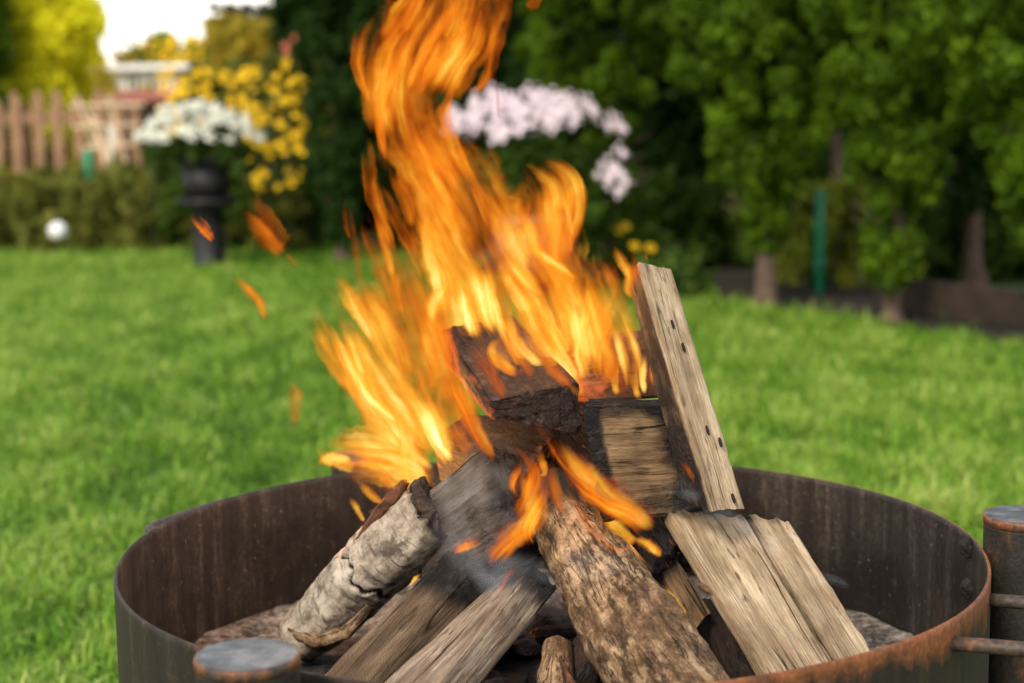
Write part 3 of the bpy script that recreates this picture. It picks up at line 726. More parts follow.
def rusty(name, base, rust, lo, hi, rough=.6):
    n = NT(name); tc = n.n('ShaderNodeTexCoord'); o = tc.outputs['Object']
    a = n.noise(o, 18, 8, .7); b = n.noise(n.mapping(o, (90, 90, 9)), 1, 5, .65); c = n.noise(o, 170, 4, .7)
    f = n.ramp(n.math('ADD', n.math('MULTIPLY', a, .6), n.math('MULTIPLY', b, .4)), [(lo, 0.), (hi, 1.)])
    bc = n.ramp(c, [(.35, tuple(x * .6 for x in base)), (.65, tuple(x * 1.5 for x in base))])
    rc = n.ramp(c, [(.35, tuple(x * .6 for x in rust)), (.65, tuple(x * 1.4 for x in rust))])
    return n.done(n.bsdf(n.mix(f, bc, rc), rough, n.bump(n.math('ADD', a, c), .6, .0015), .3, .4))
M_leg = rusty('dark_leg_steel', (.018, .017, .014), (.11, .045, .018), .52, .66)
M_rimrust = rusty('rusty_rim', (.05, .04, .035), (.24, .09, .035), .40, .58)
M_handle = rusty('handle_steel', (.055, .042, .034), (.16, .07, .035), .50, .62)
bowl = empty('fire_bowl', (X0, D0, 0), 'round rusty steel fire bowl on three tube legs standing on the lawn', 'fire bowl')
def wall():
    seg = 200; th = .004; prof = []
    H = 30
    for i in range(H + 1): prof.append((RB + th, RIM - .21 + .21 * i / H, 0))
    prof[-1] = (RB + th, RIM - .0012, 0)
    prof += [(RB + th - .001, RIM, 0), (RB + .001, RIM, 1), (RB, RIM - .0012, 1)]
    for i in range(1, H + 1): prof.append((RB, RIM - .205 * i / H, 1))
    V = []; F = []; mi = []
    for (r, z, m) in prof:
        for k in range(seg):
            a = 2 * math.pi * k / seg; w = .0012 * math.sin(2 * a + 1) + .0006 * math.sin(7 * a)
            V.append((X0 + (r + w) * math.cos(a), D0 + (r + w) * math.sin(a), z + .0006 * math.sin(5 * a)))
    for i in range(len(prof) - 1):
        for k in range(seg):
            F.append((i * seg + k, i * seg + (k + 1) % seg, (i + 1) * seg + (k + 1) % seg, (i + 1) * seg + k)); mi.append(1 if prof[i][2] or prof[i+1][2] and i > H + 1 else 0)
    mesh_obj('drum_wall', V, F, [M_out, M_in], bowl, True, mi)
    lathe_obj('drum_floor', [(RB - .001, RIM - .204), (RB - .001, RIM - .186)], (X0, D0, 0), M_in, bowl, 96)
wall()
def leg(angle, rad, top, r=.041):
    x = X0 + rad * math.cos(angle); y = D0 + rad * math.sin(angle)
    lg = lathe_obj('leg', [(r, 0), (r, top - .2), (r, top - .012), (r, top - .010)], (x, y, 0), M_leg, bowl, 48)
    lathe_obj('leg_rim', [(r + .0006, top - .0098), (r + .0010, top - .003), (r + .0002, top - .0006), (r - .0012, top - .0002)], (x, y, 0), M_rimrust, lg, 64)
    lathe_obj('leg_cap', [(r - .0012, top - .004), (r - .0012, top)], (x, y, 0), M_leg if y > D0 + .1 else M_cap, lg, 64, False)
def place_leg(px, py, top):
    p = atz(px, py, top); a = math.atan2(p.y - D0, p.x - X0); rad = math.hypot(p.x - X0, p.y - D0)
    return a, max(rad, RB + .004 + .041 + .001)
for px, py, top in ((247, 654, RIM + .036), (1007, 514, RIM + .036), (384, 464, RIM + .010)):
    a, rad = place_leg(px, py, top); leg(a, rad, top)
def tube_path(name, pts, r, mat, parent, seg=14, closed=False):
    pts = [Vector(p) for p in pts]; V = []; F = []; u = None
    for i, p in enumerate(pts):
        t = (pts[min(i + 1, len(pts) - 1)] - pts[max(i - 1, 0)]).normalized()
        u = t.orthogonal().normalized() if u is None else (u - t * u.dot(t)).normalized(); v = t.cross(u)
        for k in range(seg):
            a = 2 * math.pi * k / seg; V.append(p + u * math.cos(a) * r + v * math.sin(a) * r)
    for i in range(len(pts) - 1):
        for k in range(seg): F.append((i * seg + k, i * seg + (k + 1) % seg, (i + 1) * seg + (k + 1) % seg, (i + 1) * seg + k))
    F.append(tuple(range(seg))[::-1]); F.append(tuple((len(pts) - 1) * seg + k for k in range(seg)))
    return mesh_obj(name, V, F, mat, parent, True)
def handle(a0, a1, out, zr, zo):
    P = []
    e0 = Vector((X0 + (RB + .002) * math.cos(a0), D0 + (RB + .002) * math.sin(a0), zr)); e1 = Vector((X0 + (RB + .002) * math.cos(a1), D0 + (RB + .002) * math.sin(a1), zr))
    am = (a0 + a1) / 2; d = Vector((math.cos(am), math.sin(am), 0)) * out + Vector((0, 0, zo))
    P.append(e0)
    for f in (.3, .6, .82): P.append(e0 + d * f)
    c0 = e0 + d; c1 = e1 + d; s = (c1 - c0)
    P += [e0 + d * .95 + s * .03, c0 + s * .12, c0 + s * .5, c1 - s * .12, e1 + d * .95 - s * .03]
    for f in (.82, .6, .3): P.append(e1 + d * f)
    P.append(e1)
    h = tube_path('handle', P, .0068, M_handle, bowl)
    for e in (e0, e1):
        bm = bmesh.new(); bmesh.ops.create_icosphere(bm, subdivisions=3, radius=.0115)
        for v in bm.verts: v.co *= 1 + .2 * mnoise.noise(v.co * 200)
        bmesh.ops.transform(bm, matrix=Matrix.Translation(e), verts=bm.verts)
        me = bpy.data.meshes.new('weld'); bm.to_mesh(me); bm.free(); me.materials.append(M_cap)
        o = bpy.data.objects.new('weld', me); C.objects.link(o); o.parent = h
        o.matrix_parent_inverse = Matrix.Translation(bowl.location).inverted()
def wall_angle(px, py, far=False):
    for i in range(3600):
        pass
def cyl_hit(px, py, r, far):
    d = ray(px, py); o = Vector((0, 0, CAM_H)); ox, oy = o.x - X0, o.y - D0
    A = d.x ** 2 + d.y ** 2; B = 2 * (ox * d.x + oy * d.y); Cc = ox * ox + oy * oy - r * r; q = B * B - 4 * A * Cc
    if q < 0: return None
    t = (-B + (1 if far else -1) * math.sqrt(q)) / (2 * A); return o + d * t
h0 = cyl_hit(954, 646, RB + .004, False) or Vector((X0 + .36, D0 - .27, RIM - .012)); h1 = cyl_hit(990, 607, RB + .004, False)
a0 = math.atan2(h0.y - D0, h0.x - X0); a1 = math.atan2(h1.y - D0, h1.x - X0) if h1 else a0 + .3
print('handle', h0, h1, a0, a1)
a1 = max(a1, a0 + .32)
handle(a0, a1, .075, RIM - .023, .004)
handle(a0 + math.pi, a1 + math.pi, .045, RIM - .026, .007)
for px, py in ((967, 547), (968, 588)):
    p = cyl_hit(px, py, RB - .002, True)
    if p:
        aa = math.atan2(p.y - D0, p.x - X0); bm = bmesh.new(); bmesh.ops.create_icosphere(bm, subdivisions=3, radius=.010)
        for v in bm.verts: v.co *= 1 + .3 * mnoise.noise(v.co * 150)
        bmesh.ops.transform(bm, matrix=Matrix.Translation(p) @ Matrix.Diagonal((.8, .8, 1.1, 1)), verts=bm.verts)
        me = bpy.data.meshes.new('bolt'); bm.to_mesh(me); bm.free(); me.materials.append(flat_mat('black_bolt', (.008, .007, .006), (.02, .016, .013), 60))
        o = bpy.data.objects.new('bolt', me); C.objects.link(o); o.parent = bowl; o.matrix_parent_inverse = Matrix.Translation(bowl.location).inverted()

# ash bed
FLOOR = RIM - .153
def ash():
    n = NT('ash'); tc = n.n('ShaderNodeTexCoord'); o = tc.outputs['Object']
    a = n.noise(o, 30, 9, .75); b = n.noise(n.mapping(o, (1, 1, 1), (4, 4, 4)), 130, 6, .75)
    sep = n.n('ShaderNodeSeparateXYZ'); n.l(o, sep.inputs[0])
    rr = n.math('SQRT', n.math('ADD', n.math('POWER', n.math('SUBTRACT', sep.outputs[0], X0), 2.0), n.math('POWER', n.math('SUBTRACT', sep.outputs[1], D0), 2.0)))
    cen = n.math('MULTIPLY', n.math('SUBTRACT', .33, rr), 2.2)        # charcoal lies in the middle
    f = n.math('SUBTRACT', n.math('ADD', n.math('MULTIPLY', a, .6), n.math('MULTIPLY', b, .4)), n.math('MAXIMUM', cen, 0.0))
    col = n.ramp(f, [(.34, (.010, .009, .008)), (.45, (.05, .043, .037)), (.51, (.15, .13, .11)), (.60, (.34, .31, .27))])
    m = n.done(n.bsdf(col, .95, n.bump(n.math('ADD', a, b), .8, .003)))
    V = []; F = []; nr, ns = 46, 130
    for i in range(nr + 1):
        r = (RB - .0006) * (i / nr) + .0002
        for k in range(ns):
            t = 2 * math.pi * k / ns; x = X0 + r * math.cos(t); y = D0 + r * math.sin(t)
            z = FLOOR - .012 + .0035 * mnoise.fractal(Vector((x * 30, y * 30, 2)), 1, 2, 6) + .020 * math.exp(-(r / .2) ** 2) + .012 * (r / RB) ** 6
            V.append((x, y, z))
    for i in range(nr):
        for k in range(ns): F.append((i * ns + k, i * ns + (k + 1) % ns, (i + 1) * ns + (k + 1) % ns, (i + 1) * ns + k))
    o = len(V); V.append((X0, D0, V[0][2]))
    for k in range(ns): F.append((k, (k + 1) % ns, o)[::-1])
    tag(mesh_obj('ash_bed', V, F, m, smooth=True), kind='stuff')
ash()

# ============================================================ FIREWOOD
def bary(f, n):
    return [i / n for i in range(n + 1)]
def add_attrs(me, wc, burn, ember):
    a = me.attributes.new('wc', 'FLOAT_VECTOR', 'POINT'); a.data.foreach_set('vector', np.asarray(wc, dtype=np.float32).ravel())
    a = me.attributes.new('burn', 'FLOAT', 'POINT'); a.data.foreach_set('value', np.asarray(burn, dtype=np.float32))
    a = me.attributes.new('ember', 'FLOAT', 'POINT'); a.data.foreach_set('value', np.asarray(ember, dtype=np.float32))
WS = [0]
def split_log(front, back, mat, label, burn=lambda l, w, t: 0, ember=lambda l, w, t: 0, rag=.004, rough=.0012, name='firewood_log', cat='firewood', group='logs and boards of the campfire', parent=None, nl=80, bow=0.0, wedge=0):
    """front: 4 points (start-left, start-right, end-right, end-left); back: same order. l runs start->end, w left->right, t front->back"""
    WS[0] += 1; seed = WS[0] * 3.71
    A = [Vector(p) for p in front]; B = [Vector(p) for p in back]
    Lm = ((A[3] - A[0]).length + (A[2] - A[1]).length) / 2; Wm = ((A[1] - A[0]).length + (A[2] - A[3]).length) / 2; Tm = sum((b - a).length for a, b in zip(A, B)) / 4
    nw = max(6, int(Wm / .0035)); ntk = max(5, int(Tm / .0035))
    def P(l, w, t):
        f = (A[0].lerp(A[1], w)).lerp(A[3].lerp(A[2], w), l); b = (B[0].lerp(B[1], w)).lerp(B[3].lerp(B[2], w), l)
        return f.lerp(b, t)
    idx = {}; V = []; WC = []; BU = []; EM = []; F = []
    U = (P(.5, 1, .5) - P(.5, 0, .5)).normalized(); T = (P(.5, .5, 1) - P(.5, .5, 0)).normalized(); X = (P(1, .5, .5) - P(0, .5, .5)).normalized()
    def vid(i, j, k):
        key = (i, j, k)
        if key in idx: return idx[key]
        l, w_, t = i / nl, j / nw, k / ntk; p = P(l, w_, t)
        loc = Vector((l * Lm, w_ * Wm, t * Tm)) + Vector((seed, seed * .7, seed * .3))
        # split grain relief, mostly constant along l
        g = Vector((loc.x * 7, loc.y * 130, loc.z * 130)); d = mnoise.fractal(g, 1, 2, 3) * rough + mnoise.noise(Vector((loc.x * 22, loc.y * 30, loc.z * 30))) * rough * 1.2
        on = Vector((0, 0, 0))
        if j == 0: on -= U
        if j == nw: on += U
        if k == 0: on -= T
        if k == ntk: on += T
        p = p + on * d
        corner = (j in (0, nw)) + (k in (0, ntk))
        if corner == 2: p -= on * (.0011 + max(0, mnoise.noise(Vector((loc.x * 40, seed, j)))) * .003)
        if rag and i in (0, nl):
            s = 1 if i == nl else -1; p += X * s * rag * (mnoise.fractal(Vector((seed + i, loc.y * 90, loc.z * 90)), 1, 2, 4))
        if bow: p += T * bow * math.sin(l * math.pi)
        idx[key] = len(V); V.append(p); WC.append(tuple(loc)); BU.append(burn(l, w_, t)); EM.append(ember(l, w_, t)); return idx[key]
    for i in range(nl):
        for j in range(nw):
            F.append((vid(i, j, 0), vid(i, j + 1, 0), vid(i + 1, j + 1, 0), vid(i + 1, j, 0)))
            F.append((vid(i, j, ntk), vid(i + 1, j, ntk), vid(i + 1, j + 1, ntk), vid(i, j + 1, ntk)))
        for k in range(ntk):
            F.append((vid(i, 0, k), vid(i + 1, 0, k), vid(i + 1, 0, k + 1), vid(i, 0, k + 1)))
            F.append((vid(i, nw, k), vid(i, nw, k + 1), vid(i + 1, nw, k + 1), vid(i + 1, nw, k)))
    for j in range(nw):
        for k in range(ntk):
            F.append((vid(0, j, k), vid(0, j, k + 1), vid(0, j + 1, k + 1), vid(0, j + 1, k)))
            F.append((vid(nl, j, k), vid(nl, j + 1, k), vid(nl, j + 1, k + 1), vid(nl, j, k + 1)))
    o = mesh_obj(name, V, F, mat, parent); add_attrs(o.data, WC, BU, EM)
    bm = bmesh.new(); bm.from_mesh(o.data); bmesh.ops.recalc_face_normals(bm, faces=bm.faces); bm.to_mesh(o.data); bm.free()
    if not parent: tag(o, label, cat, group)
    return o
def q(*pts): return [af(*p) for p in pts]
def off(pts, dx, dy, dd): return [af(p[0] + dx, p[1] + dy, p[2] + dd) for p in pts]
def round_log(path, mat, label, burn=lambda l, a: 0, ember=lambda l, a: 0, rough=.002, nl=110, na=64, name='firewood_log', parent=None, oval=1.0, lump=.06, group='logs and boards of the campfire', arc=(0, 1), endmat=None, rag=.004, shell=None, crack=None, up=None):
    """path: list of (px,py,depth,radius)"""
    WS[0] += 1; seed = WS[0] * 2.13
    P = [af(a, b, c) for a, b, c, r in path]; RR = [p[3] for p in path]; n = len(P)
    def cr(i, f, arr):
        p0, p1, p2, p3 = arr[max(i - 1, 0)], arr[i], arr[min(i + 1, n - 1)], arr[min(i + 2, n - 1)]
        return .5 * ((2 * p1) + (p2 - p0) * f + (2 * p0 - 5 * p1 + 4 * p2 - p3) * f * f + (3 * p1 - p0 - 3 * p2 + p3) * f ** 3)
    cs = []
    for i in range(nl + 1):
        s = i / nl * (n - 1); k = min(int(s), n - 2); cs.append((cr(k, s - k, P), cr(k, s - k, RR)))
    V = []; WC = []; BU = []; EM = []; F = []; dist = 0; upv = Vector((0, 0, 1)) if up is None else up
    for i, (c, r) in enumerate(cs):
        t = (cs[min(i + 1, nl)][0] - cs[max(i - 1, 0)][0]).normalized(); sd_ = t.cross(upv).normalized(); u2 = sd_.cross(t).normalized()
        if i: dist += (c - cs[i - 1][0]).length
        l = i / nl
        for k in range(na):
            a = 2 * math.pi * k / na
            loc = Vector((dist, math.cos(a) * r, math.sin(a) * r)) + Vector((seed, seed * .6, seed * .2))
            rk = r * (1 + lump * mnoise.noise(Vector((dist * 9 + seed, math.cos(a) * 1.2, math.sin(a) * 1.2)))) + rough * mnoise.fractal(Vector((loc.x * 45, loc.y * 90, loc.z * 90)), 1, 2, 5)
            if crack: rk -= crack(l, a)
            p = c + sd_ * math.cos(a) * rk * oval + u2 * math.sin(a) * rk
            if i in (0, nl): p += t * (1 if i else -1) * rag * mnoise.fractal(Vector((seed, loc.y * 60, loc.z * 60)), 1, 2, 4)
            V.append(p); WC.append(tuple(loc)); BU.append(burn(l, a)); EM.append(ember(l, a))
    for i in range(nl):
        for k in range(na): F.append((i * na + k, i * na + (k + 1) % na, (i + 1) * na + (k + 1) % na, (i + 1) * na + k))
    mi = [0] * len(F)
    for e, i in ((0, 0), (1, nl)):                        # capped ends with rings
        prev = [i * na + k for k in range(na)]; c, r = cs[i]
        for ring in (.8, .55, .3, .1):
            cur = []
            for k in range(na):
                base = V[i * na + k]; cc = c.lerp(base, ring); cc = cc + (cs[1][0] - cs[0][0]).normalized() * 0.0
                cur.append(len(V)); V.append(cc); lw = Vector(WC[i * na + k]); cw = Vector((lw.x, seed * .6, seed * .2)); WC.append(tuple(cw.lerp(lw, ring))); BU.append(burn(e, 0)); EM.append(0)
            for k in range(na):
                f = (prev[k], prev[(k + 1) % na], cur[(k + 1) % na], cur[k]); F.append(f if e else f[::-1]); mi.append(1 if endmat else 0)
            prev = cur
        F.append(tuple(prev) if e else tuple(prev)[::-1]); mi.append(1 if endmat else 0)
    o = mesh_obj(name, V, F, [mat] + ([endmat] if endmat else []), parent, True, mi); add_attrs(o.data, WC, BU, EM)
    bm = bmesh.new(); bm.from_mesh(o.data); bmesh.ops.recalc_face_normals(bm, faces=bm.faces); bm.to_mesh(o.data); bm.free()
    if not parent: tag(o, label, 'firewood', group)
    return o

M_pale = wood_mat('weathered_pale_wood', (.14, .095, .052), (.31, .225, .138), (.50, .395, .265), 70, 240, stain=(.24, .165, .095))
M_brown = wood_mat('brown_sawn_wood', (.09, .052, .026), (.22, .135, .066), (.38, .255, .14), 60, 220)
M_grey = wood_mat('grey_weathered_wood', (.085, .06, .04), (.20, .15, .108), (.40, .33, .25), 55, 200, stain=(.12, .085, .055))
M_grey_saw = wood_mat('rough_sawn_wood', (.075, .05, .03), (.16, .11, .068), (.28, .21, .14), 55, 200, saw=True)
M_char = wood_mat('charred_wood', (.02, .015, .012), (.045, .034, .028), (.10, .08, .065), 50, 200, burn_col=(.014, .010, .010))
M_dark = wood_mat('dark_red_brown_wood', (.028, .014, .010), (.06, .028, .018), (.12, .06, .04), 60, 220)
M_birch = bark_mat('pale_bark', (.17, .135, .10), (.32, .265, .20), (.50, .43, .35), (.08, .055, .04), 60, True)
M_bark = bark_mat('brown_bark', (.028, .016, .009), (.13, .076, .038), (.38, .26, .15), (.018, .011, .008), 48)
M_redbark = bark_mat('red_brown_bark', (.05, .022, .012), (.13, .055, .03), (.22, .10, .055), (.01, .006, .004), 80)

def sm(a, b, x):
    t = max(0, min(1, (x - a) / (b - a))); return t * t * (3 - 2 * t)
# A upright plank (w: left..right across the pale face)
upright = split_log(q((637, 262, 1.81), (673, 270, 1.835), (745, 508, 1.71), (711, 511, 1.69)),
          q((628.5, 285, 1.845), (664, 293, 1.87), (722, 500, 1.75), (683, 503, 1.735)), M_pale,
          'pale upright plank with nail holes leaning at the right of the fire',
          burn=lambda l, w_, t: .60 * sm(0.0, .14, t) + .35 * sm(.8, 1, l) * sm(0, .5, t) + .22 * sm(.5, 0, w_) * sm(.5, 1, l), rag=.002, rough=.0006)  # burn also browns the plank's sides and back
def nail_holes():
    m = flat_mat('nail_hole', (.01, .008, .006), (.02, .015, .01), 30)
    for px, py in ((673, 324), (684, 347), (680, 369), (708, 430), (706, 459), (721, 442), (734, 498), (684, 505 - 70)):
        l = (py - 266) / 242; d = 1.82 + (1.70 - 1.82) * l - .0012; c = af(px, py, d)
        t = (af(711, 511, 1.69) - af(637, 262, 1.81)).normalized()
        nr = (af(745, 508, 1.71) - af(711, 511, 1.69)).cross(t).normalized()
        if nr.dot(Vector((0, -1, 0))) < 0: nr = -nr
        sd_ = nr.cross(t)
        V = []; F = []
        for k in range(8):
            a = k * math.pi / 4; V.append(c + t * math.cos(a) * .0050 + sd_ * math.sin(a) * .0010 + nr * .0005)
        for k in range(8): V.append(V[k] - nr * .003)
        F = [tuple(range(8))] + [(k, 8 + k, 8 + (k + 1) % 8, (k + 1) % 8) for k in range(8)]
        mesh_obj('nail_hole', V, F, m, upright)
nail_holes()
# B block facing us, charred at the left end
fb = ((583, 405, 1.735), (604, 523, 1.705), (702, 512, 1.765), (664, 407, 1.80))
split_log(q(*fb), off(fb, 10, -7, .035), M_brown, 'brown split block with a burnt black left end, across the middle of the fire',
          burn=lambda l, w_, t: .10 + 1.15 * sm(.22, .04, l) + .50 * sm(.62, 1.0, l) + .45 * sm(.16, 0, w_) + .42 * sm(.55, 1, w_) + .3 * t, ember=lambda l, w_, t: .42 * sm(.6, 1, w_) * sm(.5, 0, l), rag=.006, rough=.002)  # burn also paints the plank's shadow at right, and darkens the lower edge
# C beam behind
fc = ((560, 350, 1.90), (566, 405, 1.87), (668, 398, 1.88), (662, 336, 1.91))
split_log(q(*fc), off(fc, 4, -10, .045), M_dark, 'dark red-brown beam behind the upright plank, burning along its face',
          burn=lambda l, w_, t: .30, ember=lambda l, w_, t: .30 + .25 * sm(.5, 0, l), rag=.004)
# D charred block on top
fd = ((441, 328, 1.95), (514, 313, 1.965), (580, 382, 1.77), (488, 401, 1.75))
dd_ = ((450, 372, 1.955), (520, 360, 1.97), (579, 434, 1.765), (492, 420, 1.75))
split_log(q(*fd), q(*dd_), M_char, 'big charred square log on top of the pile, its end facing the camera',
          burn=lambda l, w_, t: 1.0 - .25 * sm(.4, .9, l) * (1 - t), ember=lambda l, w_, t: .36 * sm(.6, 0, l) + .40 * sm(.12, 0, w_) + .25 * sm(.6, 1, t), rag=.005, rough=.0022)
# E dark log under D
fe = ((434, 438, 1.93), (468, 412, 1.94), (566, 414, 1.83), (524, 476, 1.79))
split_log(q(*fe), off(fe, 6, 44, .01), M_char, 'dark purplish burnt log under the charred top log', burn=lambda l, w_, t: .75 + .3 * l, ember=lambda l, w_, t: .34 * sm(.6, 1, l) + .34 * sm(.15, 0, l), rag=.006, rough=.002)
# E2 glowing core log between D and B
fe2 = ((536, 406, 1.83), (592, 402, 1.86), (694, 540, 1.78), (655, 560, 1.72))
split_log(q(*fe2), off(fe2, -4, 30, .02), M_char, 'glowing charred log beneath the burnt block', burn=lambda l, w_, t: .9, ember=lambda l, w_, t: .2, rag=.006, rough=.003)
# F/G split log with pale bark
M_scorch = wood_mat('scorched_grey_wood', (.04, .032, .026), (.10, .085, .07), (.22, .19, .165), 45, 160)
ff = ((400, 510, 1.885), (430, 590, 1.84), (524, 538, 1.755), (487, 445, 1.80))
birch = split_log(q(*ff), off(ff, 40, 14, .035), M_scorch, 'charred grey split log with pale peeling bark leaning on the left side',
          burn=lambda l, w_, t: .16 + .25 * w_ + .35 * sm(.75, 1, l), rough=.0018, rag=.006)
def bcrack(l, a):
    c = .54 + .02 * math.sin(a * 5) + .012 * math.sin(a * 13)
    v = .012 * math.exp(-((l - c) / .008) ** 2)
    return v + .004 * max(0, mnoise.noise(Vector((l * 14, a * 1.2, 3)))) 
round_log([(298, 640, 1.955, .030), (330, 612, 1.935, .035), (368, 574, 1.90, .0375), (402, 541, 1.875, .0385), (438, 507, 1.85, .036)], M_birch, None,
          burn=lambda l, a: .45 * sm(.93, 1, l) + .35 * sm(.08, 0, l) + 1.3 * math.exp(-((l - (.54 + .02 * math.sin(a * 5) + .012 * math.sin(a * 13))) / .009) ** 2) + .5 * max(0, math.sin(a + 2.6)) ** 6, rough=.0017, lump=.12, name='bark', parent=birch, rag=.012, crack=bcrack, nl=150, na=90, endmat=M_scorch)  # burn also darkens the crack and a band low on the bark
# red-brown bark strip peeling off the top
def strip(pts, wd, mat, parent, name='bark_strip', th=.003):
    P = [af(*p[:3]) for p in pts]; V = []; F = []; WC = []; n = 40; m = 8; k = len(P)
    for i in range(n + 1):
        s = i / n * (k - 1); j = min(int(s), k - 2); c = P[j].lerp(P[j + 1], s - j); t = (P[j + 1] - P[j]).normalized()
        u = t.cross(Vector((0, -.6, .8))).normalized(); nn = u.cross(t)
        ww = wd * (math.sin(math.pi * min(.97, max(.04, i / n))) ** .5) * (1 + .3 * mnoise.noise(Vector((i * .35, wd * 99, 0))))
        for side in (0, 1):
            for b in range(m + 1):
                f = b / m * 2 - 1
                p = c + u * ww * f * .5 + nn * (th * (1 - f * f) * 2 - side * th + .002 * mnoise.noise(Vector((i * .3, b * .7, wd * 50))))
                V.append(p); WC.append((i / n * .1 + wd * 9, f * .01, side * .003))
    r = 2 * (m + 1)
    for i in range(n):
        for b in range(m):
            F.append((i * r + b, i * r + b + 1, (i + 1) * r + b + 1, (i + 1) * r + b)); o = m + 1
            F.append((i * r + o + b, (i + 1) * r + o + b, (i + 1) * r + o + b + 1, i * r + o + b + 1))
        F.append((i * r, (i + 1) * r, (i + 1) * r + m + 1, i * r + m + 1)); F.append((i * r + m, i * r + 2 * m + 1, (i + 1) * r + 2 * m + 1, (i + 1) * r + m))
    o = mesh_obj(name, V, F, mat, parent, True); add_attrs(o.data, WC, [0.05] * len(V), [0] * len(V)); return o
strip([(360, 540, 1.875), (380, 510, 1.86), (396, 492, 1.85), (407, 481, 1.845)], .016, M_redbark, birch)
strip([(290, 632, 1.93), (318, 640, 1.90), (345, 632, 1.88), (372, 606, 1.865)], .020, M_bark, birch, 'bark_strip')
# H square log with rough sawn side
fh = ((447, 550, 1.815), (476, 560, 1.785), (326, 728, 1.69), (278, 719, 1.73))
split_log(q(*fh), off(fh, 34, 30, .012), M_grey_saw, 'brown square log with a rough sawn side, just right of the pale barked log',
          burn=lambda l, w_, t: 1.1 * sm(.34, .05, l) + .2 * sm(.3, 0, w_), ember=lambda l, w_, t: .3 * sm(.3, .05, l) * sm(.3, 0, w_), rough=.0013)
# I grey square log
fi = ((505, 572, 1.765), (533, 566, 1.74), (356, 790, 1.51), (262, 790, 1.575))
split_log(q(*fi), off(fi, 25, 22, .018), M_grey, 'light grey weathered square log pointing to the lower left, in the front middle',
          burn=lambda l, w_, t: .75 * sm(.16, 0.0, l) + .06 , rough=.0014)
# J round barked log
def jcrack(l, a): return .004 * math.exp(-((math.sin(a * .5 + 1.9 + .5 * math.sin(l * 7)) / .03) ** 2)) - .007 * math.exp(-(((l - .47) / .03) ** 2 + ((math.sin((a - 1.3) / 2)) / .10) ** 2))
round_log([(548, 490, 1.80, .031), (590, 560, 1.725, .040), (640, 640, 1.64, .046), (700, 735, 1.545, .049), (740, 800, 1.49, .050)], M_bark,
          'thick round log with rough brown bark, front centre of the pile', burn=lambda l, a: .65 * sm(.26, .04, l), rough=.0038, lump=.12, crack=jcrack, nl=150, na=90, endmat=M_brown)
# K two pale boards on the right, darker down their sides and back
fk = ((667, 511, 1.745), (744, 516, 1.765), (893, 760, 1.575), (834, 786, 1.545))
split_log(q(*fk), off(fk, -7, 9, .012), M_pale, 'wide pale weathered board leaning down to the right rim', burn=lambda l, w_, t: .34 * sm(.05, 0, l) + .5 * sm(.3, 1, t), rag=.007, rough=.0010)
fk2 = ((747, 515, 1.770), (791, 521, 1.785), (930, 742, 1.61), (896, 757, 1.59))
split_log(q(*fk2), off(fk2, -7, 9, .012), M_pale, 'narrow pale board split from the wide one, nearest the right side of the bowl', burn=lambda l, w_, t: .30 * sm(.05, 0, l) + .5 * sm(.3, 1, t) + .18 * sm(.2, 0, w_), rag=.007, rough=.0012)
# L little stick behind K
fl = ((655, 558, 1.76), (671, 547, 1.775), (713, 611, 1.70), (696, 627, 1.69))
split_log(q(*fl), off(fl, -16, 8, .025), M_brown, 'short dark square stick under the wide pale board', burn=lambda l, w_, t: .28 + .4 * sm(.5, 0, l))
# extra stick under K
fm = ((700, 600, 1.74), (722, 596, 1.76), (770, 700, 1.66), (744, 708, 1.64))
split_log(q(*fm), off(fm, -10, 14, .03), M_dark, 'dark stick in the shade beneath the pale boards', burn=lambda l, w_, t: .5)
# M small log in front centre
round_log([(558, 648, 1.70, .016), (556, 680, 1.66, .018), (552, 730, 1.60, .019)], M_bark, 'small brown round stick between the two front logs', endmat=M_brown, na=40, nl=50)
round_log([(610, 628, 1.72, .022), (570, 690, 1.68, .024), (520, 760, 1.62, .024)], M_dark, 'burnt dark round stick lying behind the round barked log', burn=lambda l, a: .5, na=40, nl=50)
# twig
strip([(560, 660, 1.66), (575, 690, 1.62), (590, 720, 1.58)], .008, M_redbark, None, 'twig'); 
tag(bpy.data.objects['twig'], 'thin reddish twig in front of the small round stick', 'twig')
tw = tube_path('twig', q((700, 585, 1.70), (712, 592, 1.69), (722, 600, 1.69)), .003, M_brown, None); add_attrs(tw.data, [tuple(v.co) for v in tw.data.vertices], [.2] * len(tw.data.vertices), [0] * len(tw.data.vertices))
tag(tw, 'short bent twig beside the little square stick', 'twig')
